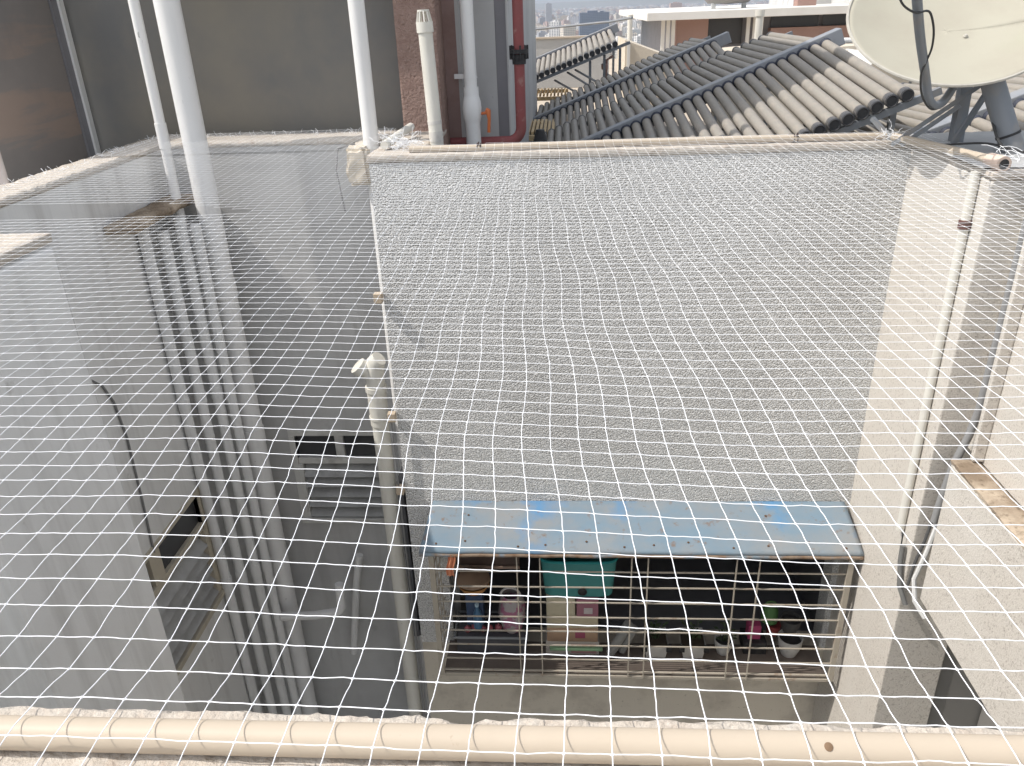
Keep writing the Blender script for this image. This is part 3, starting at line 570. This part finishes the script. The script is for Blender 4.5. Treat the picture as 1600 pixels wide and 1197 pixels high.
# ================================================================ solar collectors
tube_meshes = {}
def tube_mesh(Lt, r=.0355):
    k = round(Lt, 2)
    if k in tube_meshes: return tube_meshes[k]
    b = MB(); b.tube([(0, 0, 0), (0, Lt*.5, 0), (0, Lt-.05, 0)], r, 16); me = _me(b, 'solar_tube', 'dusty_tube')
    b = MB(); b.lathe([(r+.001, -.055), (r+.003, -.05), (r+.003, 0), (r*.9, .004), (r*.75, -.006), (0, -.006)], (0, Lt, 0), 16, (0, 1, 0)); me2 = _me(b, 'end_cap', 'end_cap')
    b = MB(); b.lathe([(r+.001, .03), (r+.007, .02), (r+.009, 0)], (0, 0, 0), 16, (0, 1, 0)); me3 = _me(b, 'grommet', 'grommet')
    tube_meshes[k] = (me, me2, me3); return tube_meshes[k]
def _me(b, name, mt):
    me = bpy.data.meshes.new(name); me.from_pydata([tuple(v) for v in b.v], [], b.f); me.materials.append(MT[mt])
    for p in me.polygons: p.use_smooth = True
    try: me.set_sharp_from_angle(angle=R(40))
    except Exception: pass
    return me
def collector(P0, P1, label, near=None, far=None, r=.0355, sp=.083, legs=(), rail=True, floor=-.9, man=.063, skip_far=()):
    """P0,P1: manifold axis ends; near/far=(length, dz over the length) of the tube banks"""
    P0 = Vector(P0); P1 = Vector(P1); d = (P1-P0); L = d.length; d.normalize()
    t = thing('solar_collector', tuple(P0), label, 'solar collector', 'dusty solar tube collectors on the roof')
    up = Vector((-d.z, 0, d.x))
    def loc(p): return Vector(p)
    b = MB(); hw = man; hh = man*.95
    a = P0-d*.03; c = P1+d*.03; yv = Vector((0,1,0)); vs = []
    for q in (a, c):
        for (s, u) in ((-1,-1),(1,-1),(1,1),(-1,1)): vs.append(q+yv*s*hw+up*u*hh)
    b.add(vs, [(0,1,2,3),(7,6,5,4),(0,4,5,1),(1,5,6,2),(2,6,7,3),(3,7,4,0)])
    b.build('manifold', 'manifold', t, bevel=.006)
    for bank, sgn in ((near, -1), (far, 1)):
        if not bank: continue
        Lt, dz = bank
        n = int((L-.06)/sp)
        me, me2, me3 = tube_mesh(Lt, r)
        ydir = Vector((0, sgn*math.sqrt(max(0, Lt*Lt-dz*dz)), 0))+Vector((0,0,1))*dz; ydir.normalize()
        xdir = d.copy(); zdir = xdir.cross(ydir).normalized(); xdir = ydir.cross(zdir)
        for k in range(n):
            o = bpy.data.objects.new('solar_tube', me); COL.objects.link(o); o.parent = t
            p = P0+d*(.05+sp*k)+Vector((0, sgn*(hw+.001), 0))
            jit = Vector((random.uniform(-.003, .003), 0, random.uniform(-.003, .003)))
            M = Matrix((xdir, ydir, zdir)).transposed().to_4x4(); M.translation = p-P0+jit
            o.matrix_local = M
            for nm, mm in (('end_cap', me2), ('grommet', me3)):
                e = bpy.data.objects.new(nm, mm); COL.objects.link(e); e.parent = o
        if rail:
            q0 = P0+ydir*(Lt-.03)+Vector((0, sgn*hw, -.062)); q1 = P1+ydir*(Lt-.03)+Vector((0, sgn*hw, -.062))
            MB().bar(q0-d*.08, q1+d*.1, .04).build('end_rail', 'rail', t)
    for (fr, yy) in legs:
        q = P0+d*L*fr; zt = q.z-.06
        if yy: zt += (near[1] if yy < 0 else far[1])*abs(yy)/(near[0] if yy < 0 else far[0])-.03
        MB().bar((q.x, q.y+yy, zt), (q.x, q.y+yy, floor), .035).build('leg', 'rail', t)
    return t
collector((-.25, 6.66, -.50), (2.06, 6.66, .414), 'large two sided solar collector nearest the stucco wall, partly in sunlight at its right end', (1.68, -.20), (1.62, .0), legs=((.95, -1.6), (.55, -1.6), (.95, 1.5), (.98, 0)))
collector((-.36, 9.95, -.56), (1.85, 9.95, .30), 'shaded two sided solar collector behind the nearest one, its far tubes below the city view', (1.62, -.20), (1.62, -.03), legs=((.97, 0), (.5, 0), (.97, 1.5), (.1, 0)))
collector((-.98, 13.6, -.30), (.82, 13.6, .35), 'small sunlit solar collector in front of the plain grey roof wall', (1.62, -.12), None, legs=((.98, -1.58), (.86, -1.58), (.75, -1.58), (.98, 0), (.2, 0)))
collector((1.37, 5.12, -.405), (3.9, 5.12, .55), 'sunlit solar collector behind the satellite dish mast at the right edge', (.55, -.03), (1.62, -.055), legs=((.3, 1.4), (.7, 1.4)))
# brace rods under the small collector
b = MB(); b.bar((.1, 12.2, -.10), (.85, 11.2, -.42), .03)
for i, (a, c) in enumerate((((-.13, 12.05, -.26), (.26, 11.6, -.44)), ((.05, 12.05, -.16), (.43, 11.6, -.36)), ((.16, 12.05, -.13), (.53, 11.6, -.31)))):
    o = MB().bar(a, c, .022).build('brace_rod', 'rail'); tag(o, ['lowest dark rod slanting down from the small sunlit collector', 'middle dark rod slanting down from the small sunlit collector', 'upper dark rod slanting down from the small sunlit collector'][i], 'rod')
# low timber slats lit in the sun
for nm, x0, x1, y, z, n, lab in (('pallet', -.62, .02, 13.0, -.52, 13, 'row of sunlit yellow slats on the roof floor below the small collector'), ('pallet', -.55, -.12, 9.2, -.52, 11, 'sunlit yellow slats seen through the foot of the shaded collector')):
    t = thing(nm, ((x0+x1)/2, y, z), lab, 'slats')
    for k in range(n):
        x = x0+(x1-x0)*k/(n-1); MB().box(x-.014, x+.014, y-.5, y+.5, z, z+.03).build('slat', 'yellow_lit', t)
    MB().box(x0-.05, x1+.05, y+.52, y+.58, z-.05, z+.0).build('rail', 'yellow_lit', t); MB().box(x0-.05, x1+.05, y-.58, y-.52, z-.05, z+.0).build('rail', 'yellow_lit', t)

# ================================================================ satellite dish
t = thing('satellite_dish', (2.09, 3.93, 0), 'large beige satellite dish on a grey mast at the upper right corner of the shaft', 'satellite dish')
C0 = Vector((1.835, 4.25, .60)); nrm = Vector((-.12, -.57, .82)).normalized()
uu = nrm.cross(Vector((0,0,1))).normalized()*-1; vv = nrm.cross(uu).normalized()
if vv.z < 0: vv = -vv
RD = .462
def dishp(u, v):
    a = 2*math.pi*u; r = v*RD
    return C0+uu*r*math.cos(a)*1.0+vv*r*1.03*math.sin(a)-nrm*(.085*(1-v*v))
b = MB(); b.grid(dishp, 64, 16)
b.build('reflector', 'dish', t, True, solid=.004)
MB().tube([dishp(i/64, 1.0) for i in range(65)], .0075, 6, False).build('rim', 'dish_rim', t, True)
b = MB()
for (x, z) in ((.075, .30), (.235, .31), (-.12, .33)):
    p = C0+uu*x+vv*(z-.35)-nrm*.075; b.lathe([(0,.01),(.006,.009),(.010,.003),(.011,0)], p, 10, nrm)
b.build('bolt', 'dish_rim', t, True)
# arm
armb = C0-vv*(RD*1.03)
A = crv([(1.92, 4.3, .42), (1.851, 4.12, .326), (1.785, 4.02, .272), (1.727, 3.95, .242), (1.663, 3.88, .246), (1.613, 3.83, .291), (1.567, 3.78, .376), (1.453, 3.62, .539), (1.368, 3.5, .682), (1.329, 3.45, .771), (1.25, 3.34, .95)])
MB().tube(A, .019, 12).build('feed_arm', 'dish_steel', t, True)
MB().tube([(1.25, 3.36, .95), (1.27, 3.44, .93)], [.022, .034], 14).build('feed_horn', 'dish_rim', t, True)
MB().tube(crv([(1.9, 4.25, .37), (1.848, 4.1, .302), (1.762, 3.98, .243), (1.653, 3.86, .229), (1.571, 3.79, .296), (1.526, 3.73, .386), (1.525, 3.70, .441), (1.522, 3.66, .498), (1.493, 3.6, .566), (1.456, 3.56, .625), (1.428, 3.54, .642), (1.374, 3.5, .637), (1.324, 3.48, .657), (1.294, 3.47, .685), (1.27, 3.45, .73), (1.24, 3.40, .85)]), .0045, 8).build('cable', 'wire', t, True)
# mast and brackets
MB().tube([(2.096, 3.93, .0), (1.945, 4.0, .355)], .05, 20).build('mast', 'dish_steel', t, True)
MB().tube([(2.058, 3.948, .09), (2.054, 3.95, .10)], .053, 20).build('mast_band', 'black', t, True)
MB().bar((1.978, 4.28, .0), (2.003, 4.35, .34), .055).build('post', 'dish_steel', t, bevel=.003)
MB().tube([(2.003, 4.34, .31), (1.99, 4.30, .36)], .05, 16).build('post_head', 'dish_steel', t, True)
for a, c in (((1.712, 4.4, -.012), (2.027, 4.2, .305)), ((1.753, 4.38, -.012), (1.952, 4.25, .194)), ((1.927, 4.2, .012), (2.025, 4.15, .275)), ((1.665, 4.6, .098), (1.747, 4.45, -.012))):
    MB().bar(a, c, .022).build('strut', 'dish_steel', t)
MB().tube(crv([(1.94, 4.1, .345), (1.981, 4.0, .192), (1.985, 3.9, .091), (2.028, 3.86, .025)]), .006, 8).build('cable', 'wire', t, True)
MB().tube(crv([(2.14, 3.8, .02), (2.02, 3.88, .05), (1.96, 3.98, .055), (1.80, 4.1, .03)]), .005, 8).build('cable', 'wire', t, True)
o = rough_slab(MB(), 1.80, 2.7, 3.62, 4.6, .002, .016, .03, .006, 7).build('mortar_bed', 'roof_grey', None, True); tag(o, 'grey mortar bed under the dish mast on the wall top', 'mortar')

# ================================================================ roof and buildings behind
o = MB().box(-14, -.9, YR+.33, 11.8, -1.2, -.9).box(-.899, 9.5, YF+.23, 11.8, -1.2, -.9).build('roof_floor', mat('roof_shade_tone', (.20, .185, .165), .9, ((.14, .13, .12), 2, .45, .7, .6))); tag(o, kind='structure')  # near floor colour darkened to stand for the shade between the tubes
o = MB().box(-14, 9.5, 11.81, 27, -1.2, -.905).build('far_roof_floor', 'roof_cream'); tag(o, kind='structure')
t = thing('roof_wall', (-2, 18, -.9), 'plain light grey roof wall behind the small sunlit collector', 'wall')
B(-5, .95, 18, 18.2, -.9, .065).build('wall', 'roof_grey', t); B(-5.02, .97, 17.97, 18.23, .067, .10).build('coping', 'roof_cream', t)
pipe('handrail', [(-3, 17.0, .40), (-.9, 17.1, .26), (.9, 16.5, .38), (1.25, 16.0, .44)], .022, 'rail', 'thin grey rail running level above the plain grey roof wall', 'rail', 8)
t = thing('roof_hut', (1.7, 15, -.9), 'low cream roof hut with a sloping top behind the shaded collector', 'hut')
b = MB(); b.add([(1.03,14.5,-.9),(1.85,14.5,-.9),(1.85,16.5,-.9),(1.03,16.5,-.9),(1.03,14.5,.13),(1.85,14.5,-.18),(1.85,16.5,-.18),(1.03,16.5,.13)], [(0,3,2,1),(4,5,6,7),(0,1,5,4),(1,2,6,5),(2,3,7,6),(3,0,4,7)])
b.build('wall', 'cream_hut', t); MB().box(1.47, 1.58, 14.46, 14.498, -.5, -.18).build('vent_panel', 'light_grey', t); MB().box(1.06, 1.11, 14.44, 14.498, -.9, .10).build('corner_strip', 'white_slab', t)
# pipe fittings (brown/white lump)
t = thing('pipe_fittings', (.55, 13.0, -.6), 'tangle of reddish pipe fittings beside the leg of the small collector', 'fittings')
MB().tube([(.62, 12.6, -.5), (.63, 12.6, -.05), (.72, 12.6, -.0)], .02, 8).build('pipe_run', 'column_smooth', t, True)
MB().tube([(.56, 12.6, -.1), (.72, 12.6, -.38)], .016, 8).build('cross_pipe', 'rail', t, True); MB().lathe([(0,-.05),(.05,-.03),(.05,.03),(0,.05)], (.60, 12.55, -.14), 12).build('valve', 'column_smooth', t, True)
# white brick roof building with slab
t = thing('building', (4.5, 20, -8), 'roof storey with a long white slab over brick red walls behind the collectors', 'building')
B(1.90, 9.0, 20.0, 30, .285, .455).build('slab', 'white_slab', t, bevel=.01)
B(2.62, 9.0, 21.0, 29.5, -1.1, .284).build('core_wall', 'blue_grey', t)
B(2.66, 3.40, 20.7, 20.995, -1.1, .284).build('brick_wall', 'brick_red', t); B(4.86, 6.9, 20.7, 20.995, -1.1, .02).build('brick_wall', 'brick_red', t)
for x0, x1 in ((3.42, 4.24), (4.9, 6.0), (6.1, 7.5)): B(x0, x1, 20.95, 20.999, .03 if x0 > 4.5 else -.3, .27).build('window', 'glass_dark', t)
for k, x in enumerate((2.30, 2.42, 2.54, 4.27, 4.42, 4.57, 7.55)): B(x, x+.08, 20.6, 20.66, -1.1, .284).build('louvre_post', 'white_slab', t)
B(2.1, 9, 22, 26, -60, -1.3).build('lower_storeys', 'light_grey', t)
t = thing('building', (6.5, 24, .46), 'upper roof room with brick red piers on top of the white slab', 'building')
B(5.75, 6.2, 22, 22.4, .456, 1.6).build('pier', 'brick_red', t); B(6.2, 7.2, 24, 27, .456, .6).build('low_wall', 'light_grey', t)
B(7.15, 8.2, 22.2, 25, .456, 1.7).build('room', 'light_grey', t); B(7.85, 8.0, 22.0, 22.18, .456, 1.6).build('pier', 'brick_red', t); B(8.2, 8.9, 22.6, 25, .456, 1.6).build('dark_panel', 'blue_grey', t)
for i, (x, lean) in enumerate(((5.25, .02), (5.36, .05), (5.5, .0), (6.85, .1), (6.95, .14), (7.08, .05))):
    o = MB().tube([(x, 21.5, .456), (x+lean, 21.5, 1.4)], .022, 8).build('vent_stack', 'pvc_white', None, True)
    tag(o, 'thin white vent stack standing on the long white slab', 'vent stack', 'thin vent stacks on the white slab')
t = thing('water_tank', (4.05, 22, .46), 'dark grey round water tank on the white slab behind the pole', 'water tank')
MB().lathe([(0, 0), (.5, .02), (.60, .12), (.62, .5), (.5, .8), (0, .85)], (4.15, 22.5, .56), 28).build('tank', 'tank', t, True)
for x in (3.75, 4.5): B(x-.05, x+.05, 22.2, 22.3, .456, .60).build('foot', 'light_grey', t)
t = thing('vent_pipe', (2.35, 12, -.9), 'white capped pole standing before the long white slab', 'pole')
MB().tube([(2.74, 12.4, -.9), (2.74, 12.4, .50)], .052, 14).build('pole', 'pvc_old', t, True); MB().tube([(2.74, 12.4, .46), (2.74, 12.4, .54)], .066, 14).build('cap', 'pvc_old', t, True)
t = thing('vent_pipe', (1.35, 17, -.9), 'pale vent pipe stub beside the end of the grey roof wall', 'vent pipe')
MB().tube([(1.32, 17.4, -.9), (1.32, 17.4, .43)], .05, 12).build('pipe_run', 'pvc_old', t, True); MB().tube([(1.32, 17.4, .42), (1.32, 17.4, .47)], .062, 12).build('cap', 'pvc_old', t, True)
# cream ledge with pipes right of the collectors
t = thing('roof_wall', (3.2, 11, -.9), 'cream plaster ledge with pipes lying on it, below the long white slab', 'wall')
rough_slab(MB(), 2.0, 6.5, 11.2, 11.6, -.9, .12, .12, .02, 3).build('wall', 'cream_hut', t, True)
pipe('roof_pipe', [(2.35, 10.6, .05), (2.6, 10.6, .16), (2.85, 10.7, .20), (4.6, 10.8, .16)], .035, 'pvc_grey', 'long grey roof pipe bending up over the cream plaster ledge', n=10)
pipe('roof_pipe', [(2.6, 10.3, .02), (3.6, 10.4, .06), (5, 10.4, .05)], .05, plain('buff_pipe', (.5, .42, .34)), 'thicker buff roof pipe below the long grey roof pipe', n=10)
t = thing('roof_sheet', (4.2, 9.5, -.5), 'white corrugated roof sheet beside the left rim of the dish', 'roof sheet')
MB().grid(lambda u, v: (3.0+1.6*u, 9.0+1.5*v, .0+.34*u+.03*math.sin(u*60)), 120, 2).build('sheet', 'white_slab', t, True, solid=.004)

# ================================================================ the city
GZ = -100.0
o = MB().grid(lambda u, v: (-16000+32000*u, 27+(16000-27)*v, GZ-.0), 4, 4).build('city_ground', 'city_ground'); tag(o, kind='structure')
o2 = MB().grid(lambda u, v: (-16000+32000*u, -6000+6027*v-.5, GZ-.5), 4, 4).build('near_ground', 'city_ground'); tag(o2, kind='structure')
B(-14, 9.4, 5.7, 26.9, GZ, -1.21).build('host_block', 'light_grey')
hb = bpy.data.objects['host_block']; tag(hb, 'pale grey block of flats that carries the roof with the collectors', 'building')
def hillf(u, v):
    x = -9000+18000*u; y = 11500+3300*v
    prof = math.sin(math.pi*v)
    hgt = 118+14*nz((x*.0006, 3, 0))+10*nz((x*.002, 7, 0))+20*max(0, 1-abs((x-2600)/1600))
    return (x, y, GZ+hgt*prof-1)
o = MB().grid(hillf, 160, 10).build('hills', 'hill', None, True); tag(o, kind='structure')
def city_mat(name, c, wcol=(.12, .13, .16), fl=3.1):
    M = bpy.data.materials.new(name); M.use_nodes = True; N = M.node_tree.nodes; L = M.node_tree.links
    b = N['Principled BSDF']; b.inputs['Roughness'].default_value = .9
    tc = N.new('ShaderNodeTexCoord'); sp = N.new('ShaderNodeSeparateXYZ'); L.new(tc.outputs['Object'], sp.inputs[0])
    def band(src, period, lo):
        d = N.new('ShaderNodeMath'); d.operation = 'DIVIDE'; L.new(src, d.inputs[0]); d.inputs[1].default_value = period
        f = N.new('ShaderNodeMath'); f.operation = 'FRACT'; L.new(d.outputs[0], f.inputs[0])
        g = N.new('ShaderNodeMath'); g.operation = 'GREATER_THAN'; L.new(f.outputs[0], g.inputs[0]); g.inputs[1].default_value = lo; return g.outputs[0]
    a = N.new('ShaderNodeMath'); a.operation = 'ADD'; L.new(sp.outputs[0], a.inputs[0]); L.new(sp.outputs[1], a.inputs[1])
    m1 = N.new('ShaderNodeMath'); m1.operation = 'MULTIPLY'; L.new(band(sp.outputs[2], fl, .5), m1.inputs[0]); L.new(band(a.outputs[0], 4.3, .45), m1.inputs[1])
    mx = N.new('ShaderNodeMix'); mx.data_type = 'RGBA'; L.new(m1.outputs[0], mx.inputs[0]); mx.inputs[6].default_value = (*c, 1); mx.inputs[7].default_value = (*wcol, 1)
    L.new(mx.outputs[2], b.inputs['Base Color']); return M
CM = [city_mat('tower_cream', (.62, .56, .48)), city_mat('tower_white', (.75, .73, .70)), city_mat('tower_grey', (.40, .40, .42)), city_mat('tower_pink', (.55, .40, .34)), city_mat('tower_tan', (.5, .42, .33)), city_mat('tower_blue', (.11, .135, .19), (.20, .24, .3))]
rc = random.Random(11)
def tower(name, x, y, wx, wy, h, mt, rot, label=None, group=None, mb=None):
    b = mb or MB(); c, s = math.cos(rot), math.sin(rot)
    def q(px, py, pz): return (x+px*c-py*s, y+px*s+py*c, pz)
    def bx(x0, x1, y0, y1, z0, z1):
        b.add([q(x0,y0,z0),q(x1,y0,z0),q(x1,y1,z0),q(x0,y1,z0),q(x0,y0,z1),q(x1,y0,z1),q(x1,y1,z1),q(x0,y1,z1)], [(0,3,2,1),(4,5,6,7),(0,1,5,4),(1,2,6,5),(2,3,7,6),(3,0,4,7)])
    bx(-wx/2, wx/2, -wy/2, wy/2, GZ, GZ+h)
    bx(-wx*.22, wx*.12, -wy*.2, wy*.2, GZ+h, GZ+h+3.5); bx(wx*.2, wx*.33, -wy*.1, wy*.1, GZ+h, GZ+h+2.2)
    if mb is None:
        o = b.build(name, mt); return tag(o, label, 'building', group)
words = ['cream', 'white', 'grey', 'pinkish', 'tan']
for k in range(290):
    y = rc.uniform(1650, 4500)
    xr = rc.uniform(-.045, .095) if k % 5 else rc.uniform(.13, .3)
    mi = rc.choice([0,0,0,1,1,1,2,3,4,4]); wx = rc.uniform(14, 34); h = rc.choice([12,15,18,21,24,30,36,42])
    hw = 'low' if h < 17 else ('tall' if h > 29 else 'mid height'); ww = 'slender' if wx < 20 else ('broad' if wx > 28 else 'squarish')
    tower('tower_block', xr*y, y, wx, rc.uniform(12, 22), h, CM[mi], rc.uniform(-.6, .6), '%s %s %s block of flats far off in the hazy city' % (hw, ww, words[mi]), '%s %s %s blocks in the distant city' % (hw, ww, words[mi]))
for mi in range(5):
    b = MB()
    for k in range(1100):
        y = 3300+ (rc.random()**.9)*7700; x = rc.uniform(-.05, .33)*y
        tower('', x, y, rc.uniform(14, 40), rc.uniform(12, 26), rc.choice([12,15,20,25,30,40,50]), None, rc.uniform(-.6, .6), mb=b)
    o = b.build('far_city', CM[mi]); tag(o, 'far hazy mass of %s city buildings on the horizon' % words[mi], 'city', kind='stuff')
def lone(x, y, w_, top, mi, label, rot=.1, d=24): tower('tower_block', x, y, w_, d, top-GZ, CM[mi], rot, label)
lone(62.6, 1800, 60, -18, 5, 'dark blue office block, the darkest and widest building in the city view')
lone(-18.4, 1900, 22, -34, 1, 'bright white block of flats low in the city view, near the red pipe', -.2)
lone(8.4, 1700, 25, -39, 0, 'cream and blue block of flats between the white block and the dark office block', .3)
lone(750, 4500, 75, -27, 1, 'long white building on the rise above the white slab')
lone(455, 3600, 46, -14, 3, 'tall pinkish tower pair above the left end of the white slab')
lone(-58.5, 3500, 24, 2, 2, 'tall pale grey slender tower near the horizon, beside the red pipe')

# ================================================================ the net
def net_ok(x, y):
    if y > 5.22: return False
    if x > -1.06 and y > 4.50: return False
    if x < -2.66 : return False
    if x > 1.92 and y > 3.62: return False
    if x > 3.0: return False
    if x < -1.25 and 3.04 < y < 3.06+.22*min(1, (-1.25-x)/.5): return False
    return True
def net_pos(i, j):
    u = -3.3+.0492*i; y = .33+.0458*j; y += .07*max(0, min(1, (y-.5)/.5))*max(0, min(1, .35-u)) - .0*u
    yy = y+.004*nz((u*3, y*3, 1))+.0025*nz((i*1.7, j*1.3, 5))
    lean = -.045*max(0, y-.75) if y < 3.2 else -.110-.015*(y-3.2)
    lean *= 1.0 - .6*max(0, min(1, (-u-1.0)/1.2))
    wav = .006*math.sin(y*9.5+u*2.0)*min(1, max(0, (y-.85)*2.5))/(1+.5*max(0,y-1.5)) + .012*nz((u*1.3, y*1.6, 2)) + .0018*nz((i*1.1, j*.9, 8))
    x = u+lean+wav
    # height: over the near pipe, slack over the shaft, resting on the far walls
    if y < .62: z = .0385 - .10*max(0, .56-y)
    else:
        tt = (y-.62)/(4.45-.62); z = .034 + .006*math.sin(tt*math.pi) - .03*math.sin(min(1, tt)*math.pi)*(.6+.6*nz((u*.9, y*.9, 4)))
        if y < .78: z -= .006*math.sin((y-.62)/.16*math.pi)
    z += .003*nz((u*4, y*4, 6))
    if y > 4.42: z = max(z, .042)
    if x < -2.5: z = max(z, .012)
    return (x, yy, z)
NI, NJ = 126, 108
P = {}
for i in range(NI):
    for j in range(NJ):
        p = net_pos(i, j)
        if net_ok(p[0], p[1]): P[i, j] = Vector(p)
b = MB(); rN = .00066
def strand(p, q, r, seg, seed):
    pts = [p]
    for s in range(1, seg):
        f = s/seg; e = math.sin(f*math.pi)
        c = p.lerp(q, f); c += Vector((nz((seed*.37, f*2, 1)), nz((seed*.37, f*2, 5)), nz((seed*.37, f*2, 9))))*.0019*e; pts.append(c)
    pts.append(q); b.tube(pts, r, 4 if p.y > 1.6 else 6, False)
for (i, j), p in P.items():
    seg = 4 if p.y < 1.3 else (2 if p.y < 2.6 else 1)
    for di, dj in ((1, 0), (0, 1)):
        q = P.get((i+di, j+dj))
        if q is None: continue
        strand(p, q, rN if p.y < 1.1 else max(.00052, rN-.00014*(p.y-1.1)/.8), seg, i*131+j*17+di)
    if p.y < 3:
        r = .0023; b.add([p+Vector(v)*r for v in ((1.2,.2,0),(-1.2,-.2,0),(0,1,.2),(0,-1,-.2),(0,0,.9),(0,0,-.9))], [(0,2,4),(2,1,4),(1,3,4),(3,0,4),(2,0,5),(1,2,5),(3,1,5),(0,3,5)])
o = b.build('bird_net', 'net', None, True); tag(o, 'white knotted bird net stretched over the whole shaft', 'net')
# bunched and frayed net at the ties
def fray(name, c, n, rad, label, zr=.03, ln=.06):
    b = MB()
    for k in range(n):
        p = Vector(c)+Vector((random.gauss(0, rad), random.gauss(0, rad*.8), abs(random.gauss(0, zr))))
        pts = [p]; d = Vector((random.uniform(-1, 1), random.uniform(-1, 1), random.uniform(-.3, .6))).normalized()
        for s in range(4):
            d = (d+Vector((random.uniform(-.8, .8), random.uniform(-.8, .8), random.uniform(-.6, .5)))).normalized(); pts.append(pts[-1]+d*ln*.25)
            pts[-1].z = max(pts[-1].z, .006)
        b.tube(pts, .0011, 4, False)
    o = b.build(name, 'net', None, True); return tag(o, label, 'net')
fray('net_bundle', (-.95, 4.66, .02), 110, .055, 'tangled bunch of white net tied round the pipe ends at the back corner', .02, .1)
fray('net_bundle', (2.06, 3.74, .02), 36, .06, 'tangled white net ends by the foot of the dish mast', .015, .12)
fray('net_bundle', (1.72, 4.42, .03), 22, .03, 'white net ends tied at the far right corner of the stucco wall', .012, .07)
b = MB()
for k in range(150):
    s = random.random()
    if s < .5: p = Vector((-2.73+random.gauss(0, .02), random.uniform(3.6, 5.4), .0))
    else: p = Vector((random.uniform(-2.6, -1.1), 5.36+random.gauss(0, .03), .0))
    q = p+Vector((random.uniform(-.03, .03), random.uniform(-.03, .03), random.uniform(.004, .035)))
    b.tube([p, p.lerp(q, .5)+Vector((random.uniform(-.008, .008), 0, .004)), q], .0013, 4, False)
o = b.build('net_ends', 'net'); tag(o, 'frayed white string ends along the left and rear parapet tops', 'string', kind='stuff')

# ================================================================ haze
hz = MB().box(-17000, 17000, -6500, 16500, GZ-2, 420).build('haze', 'net')
hm = bpy.data.materials.new('haze_air'); hm.use_nodes = True; n = hm.node_tree.nodes; n.remove(n['Principled BSDF'])
pv = n.new('ShaderNodeVolumePrincipled'); pv.inputs['Density'].default_value = .00010; pv.inputs['Color'].default_value = (.80, .87, 1.0, 1); pv.inputs['Anisotropy'].default_value = .2
hm.node_tree.links.new(pv.outputs[0], n['Material Output'].inputs['Volume'])
hz.data.materials.clear(); hz.data.materials.append(hm); tag(hz, kind='stuff'); hz['label'] = 'pale blue haze in the air over the city'; hz['category'] = 'haze'
for o in S.objects:
    if '_o' in o: del o['_o']
